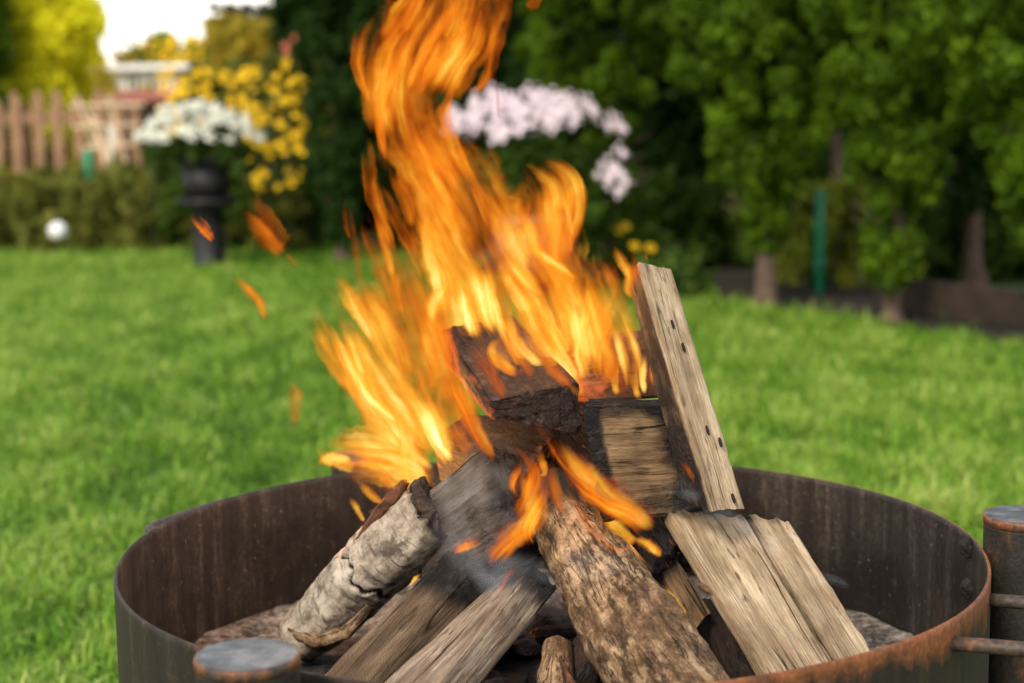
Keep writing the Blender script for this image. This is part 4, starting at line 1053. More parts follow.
# charcoal heap in the middle
def coals():
    V = []; F = []; WC = []; rs = random.Random(4)
    for i in range(240):
        a = rs.uniform(0, 6.28); r = .25 * math.sqrt(rs.random()); x = X0 + .02 + r * math.cos(a); y = D0 - .03 + r * .8 * math.sin(a)
        hz = FLOOR + .085 * math.exp(-(r / .13) ** 2) * rs.random(); s = rs.uniform(.010, .026)
        bm = bmesh.new(); bmesh.ops.create_icosphere(bm, subdivisions=2, radius=s)
        for v in bm.verts: v.co *= 1 + .5 * mnoise.noise(v.co * 60 + Vector((i, 0, 0)))
        sc = Matrix.Diagonal((1, rs.uniform(.6, 1.2), rs.uniform(.5, .9), 1))
        bmesh.ops.transform(bm, matrix=Matrix.Translation((x, y, hz)) @ Matrix.Rotation(rs.uniform(0, 6), 4, 'Z') @ sc, verts=bm.verts)
        o = len(V)
        for v in bm.verts: V.append(v.co.copy()); WC.append(tuple(v.co + Vector((i * .1, 0, 0))))
        for f in bm.faces: F.append(tuple(o + v.index for v in f.verts))
        bm.free()
    ob = mesh_obj('charcoal', V, F, M_char); E = [.24 if (Vector(v) - Vector((X0 + .03, D0 - .06, FLOOR))).length < .15 else .05 for v in V]
    add_attrs(ob.data, WC, [.9] * len(V), E); tag(ob, kind='stuff')
coals()

# ============================================================ FLAMES
def flame_mat(name, dens, hot, streak=1.0, feather=1.0, rim=0.0, strength=1.0, hgrad=.38, root=.2):
    """glowing gas: fine filaments that run along the tongue, thinning out to feathered edges and tips"""
    n = NT(name)
    uv = n.attr('fc').outputs['Vector']        # x across in metres, y along in metres, z seed
    ac = n.attr('across').outputs['Fac']; al = n.attr('along').outputs['Fac']
    sep = n.n('ShaderNodeSeparateXYZ'); n.l(uv, sep.inputs[0])
    wv = n.noise(n.mapping(uv, (16, 11, 1)), 1.0, 2, .5)
    wv2 = n.math('MULTIPLY', n.math('SUBTRACT', wv, .5), .022)
    cx = n.n('ShaderNodeCombineXYZ'); n.l(n.math('ADD', sep.outputs[0], wv2), cx.inputs[0]); n.l(sep.outputs[1], cx.inputs[1]); n.l(sep.outputs[2], cx.inputs[2])
    v = cx.outputs[0]
    s1 = n.noise(n.mapping(v, (streak * 75, 5, 1)), 1.0, 2, .5)
    s2 = n.noise(n.mapping(v, (streak * 190, 7, 1), (3, 7, 1)), 1.0, 1, .5)
    geo = n.n('ShaderNodeNewGeometry'); gs = n.n('ShaderNodeSeparateXYZ'); n.l(geo.outputs['Position'], gs.inputs[0])
    s3 = n.noise(n.mapping(uv, (24, 13, 1), (1, 1, 8)), 1.0, 3, .5)
    f = n.math('ADD', n.math('MULTIPLY', s1, .45), n.math('ADD', n.math('MULTIPLY', s2, .17), n.math('MULTIPLY', s3, .58)))   # mean .6
    aa = n.math('ABSOLUTE', ac)
    edge = n.math('MAXIMUM', n.math('SUBTRACT', 1.0, n.math('POWER', aa, 2.4 / feather)), 0.0)
    tip = n.math('MULTIPLY', n.ramp(al, [(0., 0.), (root, 1.)], 'EASE'), n.ramp(al, [(.50, 1.), (1., 0.)]))
    body = n.math('MULTIPLY', edge, tip)
    a = n.math('MULTIPLY', n.ramp(n.math('ADD', f, n.math('MULTIPLY', n.math('SUBTRACT', body, 1.0), .42)), [(.36, 0.), (.78, 1.)], 'EASE'), dens)
    a = n.math('MULTIPLY', a, n.math('MULTIPLY', n.math('POWER', n.math('MAXIMUM', body, .0001), .35), 1.0), clamp=True)
    heat = n.math('ADD', n.math('MULTIPLY', f, 1.7), n.math('ADD', n.math('MULTIPLY', body, .34), hot - .90))
    heat = n.math('ADD', heat, n.math('MULTIPLY', n.math('SUBTRACT', .75, gs.outputs[2]), hgrad))
    if rim:
        rm = n.math('MULTIPLY', n.math('POWER', n.math('MAXIMUM', ac, 0.0), 3.0), rim); heat = n.math('ADD', heat, rm)
    col = n.ramp(heat, [(.05, (.50, .045, .004)), (.28, (.85, .14, .008)), (.48, (1.0, .27, .012)), (.66, (1.0, .46, .04)), (.84, (1., .70, .18)), (1., (1., .86, .45))])
    em = n.n('ShaderNodeEmission'); n.l(col, em.inputs[0])
    n.l(n.math('MULTIPLY', n.ramp(heat, [(.1, .46), (.6, .72), (1., .98)]), strength), em.inputs[1])
    tr = n.n('ShaderNodeBsdfTransparent'); mx = n.n('ShaderNodeMixShader')
    n.l(a, mx.inputs[0]); n.l(tr.outputs[0], mx.inputs[1]); n.l(em.outputs[0], mx.inputs[2])
    m = n.done(mx.outputs[0]); m.cycles.emission_sampling = 'NONE'
    return m
MF_body = flame_mat('flame_body', .54, .04, .55, 1.0, strength=1.05)
MF_mid = flame_mat('flame_orange', .60, .04, .75, 1.2, .15)
MF_hot = flame_mat('flame_yellow', .66, .17, 1.0, 1.4, .1, 1.1)
MF_dim = flame_mat('flame_red', .34, -.22, 1.0, 1.6)
MF_lick = flame_mat('flame_lick', .85, -.12, 1.5, 1.25, .45, root=.36)
def tongue(path, mat, name='flame_tongue', parent=None, jag=.18, thick=.45, seed=None, nm=60):
    """path: (px, py, halfwidth_px, depth) from the root of the tongue to its tip; a closed lens-shaped body"""
    seed = random.random() * 50 if seed is None else seed
    n = len(path)
    def cr(i, f, k):
        g = lambda j: path[max(0, min(n - 1, j))][k]
        p0, p1, p2, p3 = g(i - 1), g(i), g(i + 1), g(i + 2)
        return .5 * ((2 * p1) + (p2 - p0) * f + (2 * p0 - 5 * p1 + 4 * p2 - p3) * f * f + (3 * p1 - p0 - 3 * p2 + p3) * f ** 3)
    M = 14; V = []; F = []; FC = []; AC = []; AL = []; ring = 2 * M; dist = 0; pc = None; D = []
    for i in range(nm + 1):
        s = i / nm * (n - 1); k = min(int(s), n - 2); D.append([cr(k, s - k, c) for c in range(4)])
    # relax folding on the inside of bends: limit the half width by the local radius
    for i, (x, y, hw, dp) in enumerate(D):
        a = D[max(0, i - 1)]; b = D[min(nm, i + 1)]; tx, ty = b[0] - a[0], b[1] - a[1]; L = math.hypot(tx, ty) or 1; nx, ny = -ty / L, tx / L
        hw = max(hw * (1.2 if mat is MF_lick else 1.28), .3)
        jl = 1 + jag * (mnoise.noise(Vector((i * .22, seed, 0))) + .5 * mnoise.noise(Vector((i * .7, seed, 4)))); jr = 1 + jag * (mnoise.noise(Vector((i * .22, seed, 9))) + .5 * mnoise.noise(Vector((i * .7, seed, 14))))
        c = af(x, y, dp); dist += (c - pc).length if pc is not None else 0; pc = c
        hm = hw / FPX * dp; depthv = ray(x, y)
        for j in range(ring):
            an = 2 * math.pi * j / ring; u = math.cos(an); sv = math.sin(an)
            ww = hw * (jr if u > 0 else jl)
            p = af(x + nx * u * ww, y + ny * u * ww, dp) + depthv * (sv * hm * thick * (1 - .2 * abs(u))) + depthv * (.25 * hm * mnoise.noise(Vector((u * 1.5 + seed, i * .12, 2))))
            V.append(p); FC.append((u * hm, dist, seed)); AC.append(u); AL.append(i / nm)
    for i in range(nm):
        for j in range(ring): F.append((i * ring + j, i * ring + (j + 1) % ring, (i + 1) * ring + (j + 1) % ring, (i + 1) * ring + j))
    F.append(tuple(range(ring))[::-1]); F.append(tuple(nm * ring + k for k in range(ring)))
    o = mesh_obj(name, V, F, mat, parent, True); me = o.data
    a = me.attributes.new('fc', 'FLOAT_VECTOR', 'POINT'); a.data.foreach_set('vector', np.asarray(FC, dtype=np.float32).ravel())
    a = me.attributes.new('across', 'FLOAT', 'POINT'); a.data.foreach_set('value', np.asarray(AC, dtype=np.float32))
    a = me.attributes.new('along', 'FLOAT', 'POINT'); a.data.foreach_set('value', np.asarray(AL, dtype=np.float32))
    return o
fire = empty('campfire_flames', tuple(af(540, 480, 1.80)), 'tall orange and yellow flames rising and leaning left from the burning logs', 'fire')
rf = random.Random(17)
def T(path, mat, **k): return tongue(path, mat, parent=fire, **k)
def bundle(env, cnt, wr, mats, lr=(.25, .55), d=(1.78, 1.98), amp=6, keep=1.0, jag=.25):
    """fine tongues that follow an envelope (px,py,halfwidth)"""
    n = len(env)
    def ev(s, k):
        s = max(0, min(.9999, s)) * (n - 1); i = int(s); f = s - i; return env[i][k] * (1 - f) + env[i + 1][k] * f
    for c in range(cnt):
        lat = rf.uniform(-.88, .88); s0 = rf.uniform(-.02, 1 - lr[0]); s1 = min(1.0, s0 + rf.uniform(*lr)); w_ = rf.uniform(*wr); dp = rf.uniform(*d); ph = rf.uniform(0, 6.28); dr = rf.uniform(-.35, .35)
        path = []
        for i in range(7):
            f = i / 6; s = s0 + (s1 - s0) * f; x, y, h = ev(s, 0), ev(s, 1), ev(s, 2)
            xa, ya = ev(s - .03, 0), ev(s - .03, 1); xb, yb = ev(s + .03, 0), ev(s + .03, 1); L = math.hypot(xb - xa, yb - ya) or 1
            nx, ny = -(yb - ya) / L, (xb - xa) / L; o_ = (lat + dr * (f - .5)) * h + amp * math.sin(ph + f * 4)
            path.append((x + nx * o_, y + ny * o_, w_ * math.sin(math.pi * (.12 + .86 * f)) ** .8, dp))
        T(path, rf.choice(mats), jag=jag, nm=40)

# --- main column: broad bodies
D1 = 1.90
T([(520, 372, 20, D1), (500, 330, 42, D1), (478, 275, 50, D1), (455, 215, 50, D1), (430, 165, 44, D1), (410, 115, 42, D1), (412, 65, 48, D1), (432, 15, 52, D1), (455, -50, 50, D1), (480, -110, 20, D1)], MF_body, jag=.10, seed=1.3, nm=110)
T([(600, 392, 20, D1 + .03), (575, 345, 44, D1 + .03), (548, 290, 44, D1 + .03), (520, 235, 42, D1), (495, 185, 34, D1), (470, 140, 24, D1), (455, 100, 10, D1)], MF_body, jag=.12, seed=5.1, nm=90)
T([(560, 300, 18, D1), (552, 262, 32, D1), (546, 222, 34, D1 - .02), (540, 185, 32, D1 - .02), (522, 160, 24, D1 - .02), (500, 148, 8, D1 - .02)], MF_mid, jag=.12, seed=8.8, nm=80)
T([(548, 258, 8, D1 - .03), (560, 235, 16, D1 - .03), (568, 208, 14, D1 - .03), (566, 185, 12, D1 - .03), (545, 166, 10, D1 - .03), (515, 158, 6, D1 - .03)], MF_mid, jag=.15, seed=2.8)
# upper part leaning right, with ragged left boundary
T([(395, 150, 10, D1 - .02), (385, 120, 22, D1 - .02), (384, 85, 26, D1 - .02), (392, 50, 28, D1), (415, 10, 30, D1), (440, -40, 30, D1), (455, -80, 10, D1)], MF_mid, jag=.16, seed=3.3, nm=80)
T([(378, 120, 1.2, D1 - .03), (366, 92, 5, D1 - .03), (358, 65, 9, D1 - .03), (362, 35, 14, D1 - .03), (378, 5, 16, D1 - .03), (400, -40, 12, D1)], MF_mid, jag=.15, seed=6.1)
T([(430, 120, 14, D1), (448, 80, 28, D1), (470, 45, 30, D1), (484, 10, 30, D1), (496, -40, 28, D1), (505, -80, 12, D1)], MF_mid, jag=.15, seed=7.4, nm=80)
T([(462, 98, 2, D1), (482, 85, 7, D1), (494, 55, 10, D1), (500, 25, 12, D1), (506, -20, 14, D1), (512, -60, 6, D1)], MF_mid, seed=11.4)
bundle([(500, 350, 50), (478, 275, 50), (450, 215, 50), (425, 165, 44), (408, 115, 42), (420, 65, 44), (440, 10, 48), (462, -60, 45)], 18, (4, 13), [MF_mid, MF_mid, MF_hot], d=(1.80, 1.95))
# left fringe of the middle: tongues running down-left
for p in ([(402, 270, 2), (385, 225, 8), (372, 185, 11), (368, 150, 9), (364, 125, 3)], [(432, 300, 3), (415, 255, 10), (395, 215, 14), (378, 180, 12), (366, 150, 5)],
          [(450, 330, 4), (440, 285, 10), (428, 245, 9), (424, 205, 8), (415, 160, 4)], [(440, 345, 6), (436, 310, 13), (444, 290, 10), (450, 262, 7), (436, 225, 5), (427, 195, 2)]):
    T([(a, b, c, 1.86) for a, b, c in p], MF_mid)
# lower middle, hot
bundle([(590, 395, 46), (560, 335, 60), (530, 280, 52), (505, 225, 42)], 16, (5, 13), [MF_mid, MF_hot, MF_hot], lr=(.4, .9), d=(1.80, 1.92))
T([(585, 380, 6, 1.86), (580, 350, 18, 1.86), (572, 318, 20, 1.86), (566, 290, 16, 1.86), (574, 262, 9, 1.86), (585, 240, 2, 1.86)], MF_hot, seed=21)
T([(560, 385, 6, 1.85), (548, 345, 18, 1.85), (530, 305, 20, 1.85), (505, 270, 16, 1.85), (490, 235, 5, 1.85)], MF_hot, seed=22)
T([(500, 345, 8, 1.86), (488, 312, 18, 1.86), (478, 280, 18, 1.86), (468, 245, 14, 1.86), (455, 205, 5, 1.86)], MF_hot, seed=23)
# hump
bundle([(548, 280, 34), (546, 225, 34), (535, 178, 28)], 7, (4, 9), [MF_mid, MF_mid, MF_hot], lr=(.5, .95), d=(1.80, 1.88), amp=4)
# right side tongues near the plank
R_ = 1.80
for p, m in (([(600, 400, 6), (612, 360, 12), (600, 322, 14), (590, 290, 12), (596, 262, 8), (610, 240, 2)], MF_mid),
             ([(640, 300, 2), (630, 292, 7), (632, 276, 9), (624, 262, 8), (616, 248, 8), (604, 236, 3)], MF_mid),
             ([(618, 292, 3), (628, 284, 8), (636, 270, 7), (634, 256, 5), (622, 246, 2)], MF_lick),
             ([(648, 400, 2), (640, 372, 8), (632, 345, 8), (622, 320, 6), (612, 295, 2)], MF_hot),
             ([(618, 400, 3), (615, 380, 6), (617, 358, 5), (614, 335, 2)], MF_hot),
             ([(656, 396, 1.5), (652, 378, 5), (657, 358, 6), (655, 345, 4), (652, 334, 1)], MF_lick),
             ([(640, 404, 3), (636, 388, 5), (634, 365, 6), (630, 345, 3), (628, 330, 1)], MF_hot),
             ([(584, 402, 4), (576, 380, 8), (562, 350, 8), (545, 328, 4)], MF_mid),
             ([(648, 262, 1), (646, 256, 2.5), (642, 248, 1)], MF_lick),
             ([(626, 330, 4), (622, 300, 10), (612, 272, 12), (602, 256, 8), (596, 240, 2)], MF_mid)):
    T([(a, b, c, R_) for a, b, c in p], m)
# --- left leaning plume
L1 = 1.88
T([(430, 470, 22, L1), (404, 438, 34, L1), (376, 400, 32, L1), (352, 360, 26, L1), (328, 320, 20, L1), (310, 290, 12, L1), (298, 272, 3, L1)], MF_mid, jag=.15, seed=31, nm=90)
T([(440, 480, 14, L1 - .03), (405, 462, 32, L1 - .03), (365, 452, 30, L1 - .03), (335, 452, 20, L1 - .03), (318, 446, 8, L1 - .03)], MF_hot, jag=.15, seed=32, nm=70)
T([(452, 470, 6, L1 - .02), (440, 450, 14, L1 - .02), (425, 420, 18, L1 - .02), (405, 392, 15, L1 - .02), (385, 372, 6, L1 - .02)], MF_hot, seed=33)
T([(410, 492, 8, L1 - .05), (405, 470, 16, L1 - .05), (402, 440, 15, L1 - .05), (392, 405, 10, L1 - .05), (380, 370, 4, L1 - .05)], MF_hot, seed=34)
T([(400, 445, 6, L1), (372, 405, 14, L1), (350, 360, 14, L1), (330, 320, 11, L1), (306, 284, 4, L1)], MF_hot, seed=35)
T([(352, 398, 2, L1), (338, 372, 9, L1), (322, 340, 11, L1), (310, 312, 8, L1), (303, 298, 2, L1)], MF_mid, seed=36)
bundle([(440, 465, 30), (405, 435, 36), (370, 400, 34), (345, 355, 26), (318, 308, 16)], 12, (3, 9), [MF_mid, MF_hot, MF_hot], lr=(.35, .7), d=(1.82, 1.93), amp=4)
for p, m in (([(366, 524, 1.5), (360, 514, 5), (352, 500, 6), (346, 488, 2)], MF_hot), ([(385, 505, 2), (374, 495, 7), (362, 482, 8), (352, 476, 3)], MF_mid),
             ([(392, 500, 3), (388, 482, 7), (378, 470, 7), (364, 462, 3)], MF_lick), ([(355, 462, 4), (335, 458, 9), (322, 462, 6), (320, 470, 2)], MF_mid),
             ([(430, 395, 3), (432, 372, 8), (428, 345, 8), (424, 322, 3)], MF_mid)):
    T([(a, b, c, 1.84) for a, b, c in p], m)
T([(450, 482, 14, L1), (420, 468, 40, L1), (385, 455, 40, L1), (350, 452, 28, L1), (322, 446, 12, L1), (310, 440, 4, L1)], MF_body, jag=.15, seed=42, nm=70)
T([(445, 478, 14, L1 + .02), (425, 440, 36, L1 + .02), (395, 405, 36, L1 + .02), (365, 365, 30, L1 + .02), (340, 325, 22, L1 + .02), (318, 290, 10, L1 + .02), (305, 275, 2, L1 + .02)], MF_body, jag=.15, seed=43, nm=80)
for p, m in (([(425, 490, 5), (415, 470, 12), (395, 462, 14), (360, 456, 10), (335, 452, 5)], MF_hot), ([(440, 475, 5), (420, 455, 11), (395, 430, 12), (370, 410, 9), (350, 385, 3)], MF_hot),
             ([(450, 468, 4), (445, 440, 10), (432, 410, 11), (420, 385, 7), (412, 360, 2)], MF_mid), ([(360, 470, 4), (342, 462, 9), (326, 455, 8), (318, 440, 3)], MF_mid),
             ([(420, 480, 5), (412, 450, 9), (408, 425, 7), (400, 400, 2)], MF_hot), ([(390, 470, 5), (372, 458, 10), (350, 440, 10), (338, 425, 4)], MF_mid)):
    T([(a, b, c, 1.87) for a, b, c in p], m)
T([(556, 285, 3, 1.84), (570, 250, 8, 1.84), (578, 215, 9, 1.84), (577, 188, 9, 1.84), (562, 168, 8, 1.84), (535, 158, 6, 1.84), (510, 156, 2, 1.84)], MF_mid, jag=.12, seed=51)
T([(560, 290, 6, 1.86), (556, 250, 18, 1.86), (560, 215, 20, 1.86), (555, 185, 16, 1.86), (532, 165, 10, 1.86), (505, 155, 3, 1.86)], MF_body, jag=.12, seed=52)
for p, m in (([(632, 402, 4), (628, 372, 9), (622, 345, 9), (618, 318, 6), (606, 296, 2)], MF_hot), ([(606, 398, 5), (600, 365, 13), (606, 330, 13), (616, 300, 11), (620, 275, 7), (612, 255, 2)], MF_hot),
             ([(590, 390, 6), (582, 355, 14), (590, 320, 14), (594, 285, 10), (588, 262, 4)], MF_hot), ([(646, 398, 2), (642, 378, 5), (644, 360, 4), (640, 345, 1)], MF_hot),
             ([(566, 385, 5), (545, 352, 12), (530, 325, 12), (522, 300, 6)], MF_mid), ([(480, 345, 6), (470, 315, 14), (466, 285, 14), (456, 250, 6)], MF_hot)):
    T([(a, b, c, 1.82) for a, b, c in p], m)
for p in ([(508, 405, 5), (490, 375, 14), (470, 350, 14), (455, 325, 5)], [(535, 385, 6), (520, 360, 16), (505, 335, 16), (500, 315, 6)], [(575, 392, 6), (560, 372, 14), (540, 350, 14), (520, 325, 6)],
          [(505, 470, 4), (480, 440, 12), (462, 412, 14), (450, 380, 10), (448, 355, 3)], [(640, 400, 8), (615, 372, 18), (595, 350, 16), (580, 335, 6)], [(560, 470, 4), (545, 440, 12), (530, 415, 12), (520, 392, 4)]):
    T([(a, b, c, 1.73) for a, b, c in p], MF_dim)
for p, m in (([(440, 430, 8), (425, 380, 24), (405, 330, 28), (390, 285, 26), (375, 245, 18), (365, 210, 6)], MF_dim), ([(450, 380, 6), (438, 335, 20), (420, 290, 26), (405, 245, 24), (392, 200, 12)], MF_dim),
             ([(430, 440, 6), (410, 395, 14), (385, 345, 16), (360, 300, 14), (335, 262, 8), (318, 240, 3)], MF_mid), ([(420, 400, 5), (400, 350, 12), (375, 305, 14), (350, 270, 9), (330, 250, 3)], MF_mid),
             ([(445, 400, 4), (430, 350, 10), (415, 300, 12), (400, 260, 9), (388, 225, 3)], MF_mid), ([(455, 400, 6), (450, 365, 16), (445, 330, 18), (435, 290, 12), (428, 250, 4)], MF_dim),
             ([(375, 330, 3), (362, 290, 7), (355, 250, 8), (350, 210, 6), (348, 180, 2)], MF_dim), ([(395, 290, 3), (385, 250, 7), (378, 215, 7), (372, 180, 3)], MF_mid)):
    T([(a, b, c, 1.90) for a, b, c in p], m)
for p, m in (([(540, 560, 3), (528, 535, 8), (535, 510, 9), (545, 490, 6), (540, 472, 2)], MF_lick), ([(520, 505, 2), (512, 485, 5), (520, 465, 6), (526, 448, 2)], MF_lick),
             ([(655, 540, 4), (635, 520, 14), (605, 500, 15), (580, 475, 12), (562, 448, 8), (548, 420, 3)], MF_dim), ([(690, 618, 2), (676, 606, 7), (668, 592, 7), (664, 578, 3)], MF_hot),
             ([(660, 558, 4), (648, 544, 8), (632, 538, 8), (618, 530, 3)], MF_hot), ([(566, 520, 3), (556, 500, 8), (550, 475, 8), (548, 450, 3)], MF_dim), ([(500, 600, 2), (505, 580, 5), (522, 562, 6), (540, 545, 3)], MF_dim)):
    T([(a, b, c, 1.68) for a, b, c in p], m)
T([(430, 100, 10, 1.93), (425, 60, 50, 1.93), (435, 15, 60, 1.93), (450, -40, 55, 1.93), (465, -90, 20, 1.93)], MF_body, jag=.12, seed=44, nm=80)
T([(500, 300, 20, 1.93), (470, 240, 52, 1.93), (445, 190, 50, 1.93), (420, 140, 44, 1.93), (408, 100, 40, 1.93), (412, 70, 15, 1.93)], MF_body, jag=.12, seed=45, nm=80)
T([(590, 395, 12, 1.94), (575, 350, 50, 1.94), (550, 300, 60, 1.94), (525, 250, 50, 1.94), (505, 205, 25, 1.94)], MF_body, jag=.12, seed=46, nm=80)
# faint outer wisps
for p, m in (([(415, 395, 5), (395, 345, 22), (372, 300, 26), (345, 268, 16), (322, 250, 4)], MF_dim), ([(430, 350, 6), (410, 300, 22), (398, 265, 26), (385, 225, 18), (378, 190, 4)], MF_dim),
             ([(352, 245, 2), (346, 225, 6), (345, 200, 6), (347, 178, 2)], MF_dim), ([(385, 300, 3), (372, 260, 9), (362, 225, 7), (362, 190, 2)], MF_dim),
             ([(425, 270, 2), (416, 255, 5), (408, 240, 3), (404, 228, 1)], MF_dim), ([(455, 430, 5), (445, 400, 14), (452, 370, 14), (460, 340, 6)], MF_dim),
             ([(380, 350, 3), (362, 318, 9), (345, 290, 10), (330, 268, 3)], MF_mid), ([(405, 320, 3), (398, 295, 8), (396, 270, 8), (390, 250, 2)], MF_mid),
             ([(500, 125, 1), (498, 105, 4), (496, 80, 4), (495, 62, 1)], MF_dim), ([(545, 300, 8), (540, 260, 24), (536, 225, 26), (530, 190, 10)], MF_dim)):
    T([(a, b, c, 1.93) for a, b, c in p], m)
# --- front licks
F_ = 1.69
for p, m, d in (([(484, 578, 2), (492, 558, 7), (510, 540, 9), (532, 522, 10), (545, 508, 6), (552, 498, 1.5)], MF_lick, F_),
                ([(508, 535, 2), (520, 515, 9), (528, 492, 12), (534, 474, 9), (524, 456, 6), (508, 442, 3), (500, 436, 1)], MF_lick, F_ + .02),
                ([(538, 476, 1), (545, 472, 4), (540, 455, 5), (535, 440, 2)], MF_mid, F_ + .02),
                ([(662, 536, 2), (650, 526, 7), (628, 512, 12), (600, 498, 13), (575, 478, 9), (556, 452, 6), (540, 425, 4), (526, 385, 1.5)], MF_lick, F_),
                ([(640, 540, 1), (615, 555, 1.5), (590, 530, 2.5), (570, 505, 3), (552, 478, 3), (545, 462, 1)], MF_lick, F_ - .01),
                ([(662, 560, 2), (655, 548, 8), (640, 538, 9), (628, 525, 3)], MF_mid, F_ + .02),
                ([(686, 622, 1.5), (680, 612, 5), (672, 600, 6), (666, 588, 2)], MF_hot, F_ + .03),
                ([(448, 558, 2), (460, 549, 5), (474, 544, 4), (487, 538, 1)], MF_lick, F_ + .04),
                ([(408, 588, 1), (416, 578, 3.5), (426, 571, 1)], MF_hot, 1.76),
                ([(500, 482, 2), (485, 452, 5), (470, 425, 7), (458, 395, 10), (455, 372, 8), (464, 352, 2)], MF_lick, 1.74),
                ([(498, 392, 2), (490, 360, 6), (478, 340, 7), (466, 325, 3)], MF_dim, 1.76),
                ([(525, 378, 2), (510, 372, 5), (494, 360, 6), (492, 346, 5), (505, 340, 3), (520, 346, 1)], MF_mid, 1.80),
                ([(590, 402, 2), (572, 388, 7), (552, 368, 9), (530, 345, 7), (515, 325, 2)], MF_mid, 1.77),
                ([(470, 460, 6), (458, 440, 12), (450, 420, 10), (444, 405, 3)], MF_dim, 1.78),
                ([(612, 520, 4), (590, 490, 16), (572, 462, 16), (560, 438, 6)], MF_dim, 1.74),
                ([(700, 500, 2), (694, 478, 5), (680, 460, 7), (668, 444, 2)], MF_dim, 1.72)):
    T([(a, b, c, d) for a, b, c in p], m, jag=.32)
    if m is MF_lick: T([(a + 3, b - 4, c * 1.9, d + .012) for a, b, c in p], MF_dim, jag=.4)
for p, d in (([(495, 574, 2), (510, 550, 8), (535, 518, 14), (536, 488, 14), (524, 458, 12), (502, 437, 5)], 1.70), ([(658, 536, 3), (636, 518, 13), (606, 496, 15), (578, 468, 12), (556, 436, 8), (538, 400, 3)], 1.71),
             ([(640, 545, 4), (622, 535, 9), (604, 515, 10), (590, 495, 5)], 1.72), ([(500, 470, 4), (484, 442, 9), (468, 415, 12), (456, 388, 10), (452, 362, 3)], 1.76), ([(520, 375, 4), (500, 362, 9), (485, 345, 10), (476, 325, 4)], 1.79)):
    T([(a, b, c, d) for a, b, c in p], MF_mid, jag=.25)
T([(470, 455, 10, 1.99), (450, 410, 30, 1.99), (430, 360, 34, 1.99), (412, 310, 32, 1.99), (398, 262, 24, 1.99), (385, 215, 8, 1.99)], MF_body, jag=.15, seed=61, nm=80)
T([(480, 400, 6, 1.99), (470, 350, 30, 1.99), (458, 300, 34, 1.99), (440, 250, 30, 1.99), (425, 200, 14, 1.99)], MF_body, jag=.15, seed=62, nm=80)
T([(455, 420, 5, 1.89), (448, 385, 12, 1.89), (440, 345, 14, 1.89), (428, 305, 10, 1.89), (420, 275, 4, 1.89)], MF_mid, seed=63)
T([(490, 335, 5, 1.90), (488, 318, 13, 1.90), (484, 295, 14, 1.90), (474, 262, 9, 1.84), (466, 235, 3, 1.84)], MF_hot, seed=64)
T([(640, 395, 10, 1.90), (612, 350, 36, 1.90), (590, 305, 40, 1.90), (575, 262, 28, 1.90), (565, 225, 8, 1.90)], MF_body, jag=.15, seed=65, nm=80)
# --- flames torn loose from the fire
MF_loose = flame_mat('flame_loose', .62, -.06, .6, 1.6, .1)
def loose(path, mat, label):
    c = af(path[0][0], path[0][1], path[0][3]); o = tongue(path, mat, 'loose_flame', None, jag=.2, thick=.6); tag(o, label, 'flame', 'loose flames'); return o
loose([(290, 256, 7, 1.9), (276, 243, 14, 1.9), (260, 222, 17, 1.9), (246, 204, 17, 1.9), (238, 192, 12, 1.9)], MF_loose, 'broad orange scrap of flame floating left of the fire, below the black pot')
loose([(217, 244, 3, 1.9), (210, 236, 6, 1.9), (198, 222, 7, 1.9), (189, 208, 3, 1.9)], MF_lick, 'red streak of flame crossing the pedestal of the black pot')
loose([(266, 330, 4, 1.9), (260, 305, 8, 1.9), (248, 290, 8, 1.9), (232, 274, 4, 1.9), (220, 262, 1, 1.9)], MF_loose, 'thin curved orange flame above the lawn, left of the fire')
loose([(297, 436, 5, 1.88), (293, 414, 14, 1.88), (291, 396, 18, 1.88), (286, 382, 11, 1.88), (282, 374, 6, 1.88)], MF_loose, 'small bright orange flame floating alone before the lawn')
loose([(522, 6, 3, 1.9), (532, 3, 9, 1.9), (536, -8, 10, 1.9), (540, -20, 4, 1.9)], MF_mid, 'orange flame tip at the very top edge, right of the column of fire')
loose([(300, 268, 2, 1.9), (290, 258, 4, 1.9), (280, 247, 2, 1.9)], MF_dim, 'faint thin flame trailing from the broad orange scrap')
# the fire's own light
def glow(p, e, r):
    d = bpy.data.lights.new('fire_light', 'POINT'); d.energy = e; d.color = (1, .42, .10); d.shadow_soft_size = r
    o = bpy.data.objects.new('fire_light', d); C.objects.link(o); o.location = p
glow(af(505, 425, 1.68), .22, .03); glow(af(400, 470, 1.92), 2.0, .05); glow(af(540, 310, 1.88), 3.0, .08); glow(af(632, 550, 1.75), .35, .02); glow(af(455, 395, 1.88), .3, .03)

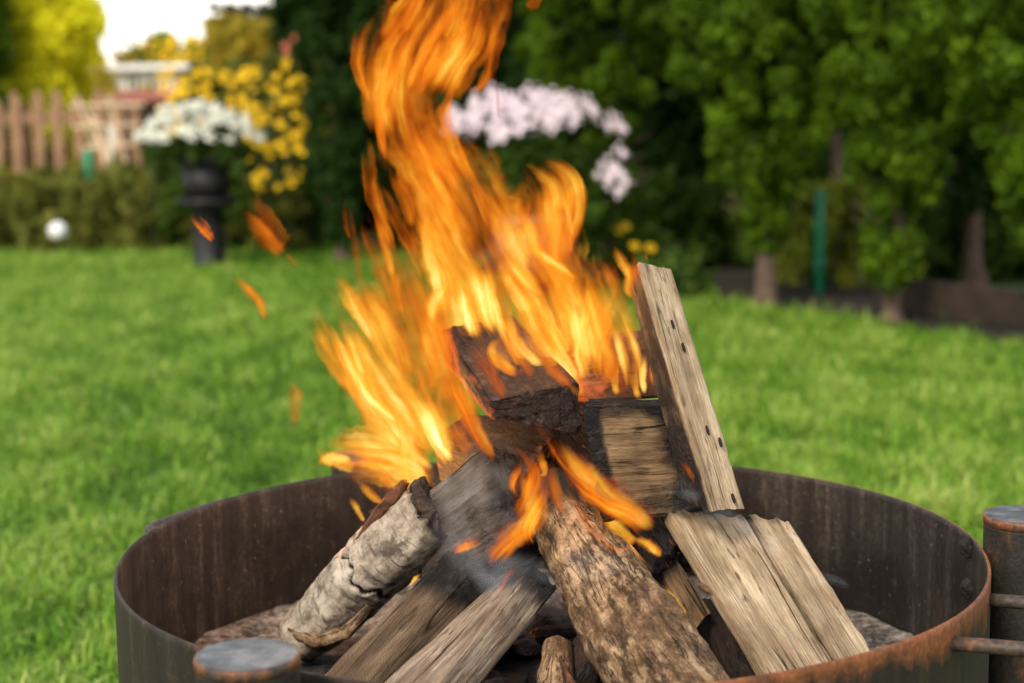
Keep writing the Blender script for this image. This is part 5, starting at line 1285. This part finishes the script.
# ============================================================ SMOKE
def smoke():
    n = NT('smoke'); fc = n.attr('fc').outputs['Vector']; ac = n.attr('across').outputs['Fac']; al = n.attr('along').outputs['Fac']
    f = n.noise(n.mapping(fc, (30, 13, 1)), 1.0, 3, .5, .5)
    edge = n.math('SUBTRACT', 1.0, n.math('POWER', n.math('ABSOLUTE', ac), 1.6))
    tip = n.math('MULTIPLY', n.ramp(al, [(0., 0.), (.3, 1.)]), n.ramp(al, [(.6, 1.), (1., 0.)]))
    a = n.math('MULTIPLY', n.math('MULTIPLY', n.ramp(f, [(.40, 0.), (.72, 1.)]), n.math('MULTIPLY', n.math('MAXIMUM', edge, 0.0), tip)), .12, clamp=True)
    d = n.n('ShaderNodeBsdfDiffuse'); d.inputs[0].default_value = (.72, .82, .95, 1); t2 = n.n('ShaderNodeBsdfTranslucent'); t2.inputs[0].default_value = (.72, .82, .95, 1)
    m1 = n.n('ShaderNodeMixShader'); m1.inputs[0].default_value = .5; n.l(d.outputs[0], m1.inputs[1]); n.l(t2.outputs[0], m1.inputs[2])
    tr = n.n('ShaderNodeBsdfTransparent'); mx = n.n('ShaderNodeMixShader'); n.l(a, mx.inputs[0]); n.l(tr.outputs[0], mx.inputs[1]); n.l(m1.outputs[0], mx.inputs[2])
    m = n.done(mx.outputs[0])
    root = None
    for p, d_ in (([(530, 610, 14), (505, 580, 34), (480, 545, 38), (462, 505, 30), (455, 460, 12)], 1.72), ([(560, 600, 10), (530, 585, 22), (495, 570, 22), (465, 560, 10)], 1.70),
                  ([(640, 600, 8), (610, 580, 18), (580, 560, 16), (560, 530, 6)], 1.66), ([(450, 560, 8), (456, 520, 16), (474, 480, 16), (470, 440, 5)], 1.74),
                  ([(700, 500, 4), (685, 490, 8), (665, 485, 5)], 1.68), ([(780, 560, 3), (745, 530, 9), (715, 515, 9), (695, 520, 4)], 1.68), ([(500, 560, 6), (515, 520, 14), (505, 480, 16), (490, 450, 6)], 1.73),
                  ([(850, 588, 3), (835, 582, 6), (822, 574, 2)], 1.95)):
        o = tongue([(a, b, c, d_) for a, b, c in p], m, 'smoke_wisp', root, jag=.2, nm=40)
        if root is None: root = o
    # join all wisps into one mass
    objs = [o for o in bpy.data.objects if o.name.startswith('smoke_wisp')]
    V = []; F = []; FC = []; AC = []; AL = []
    for o in objs:
        k = len(V); me = o.data; V += [v.co.copy() for v in me.vertices]; F += [tuple(k + i for i in p.vertices) for p in me.polygons]
        FC += [tuple(a.vector) for a in me.attributes['fc'].data]; AC += [a.value for a in me.attributes['across'].data]; AL += [a.value for a in me.attributes['along'].data]
    for o in objs: bpy.data.objects.remove(o)
    o = mesh_obj('smoke', V, F, m, smooth=True); me = o.data
    a = me.attributes.new('fc', 'FLOAT_VECTOR', 'POINT'); a.data.foreach_set('vector', np.asarray(FC, dtype=np.float32).ravel())
    a = me.attributes.new('across', 'FLOAT', 'POINT'); a.data.foreach_set('value', np.asarray(AC, dtype=np.float32))
    a = me.attributes.new('along', 'FLOAT', 'POINT'); a.data.foreach_set('value', np.asarray(AL, dtype=np.float32))
    tag(o, kind='stuff')
smoke()
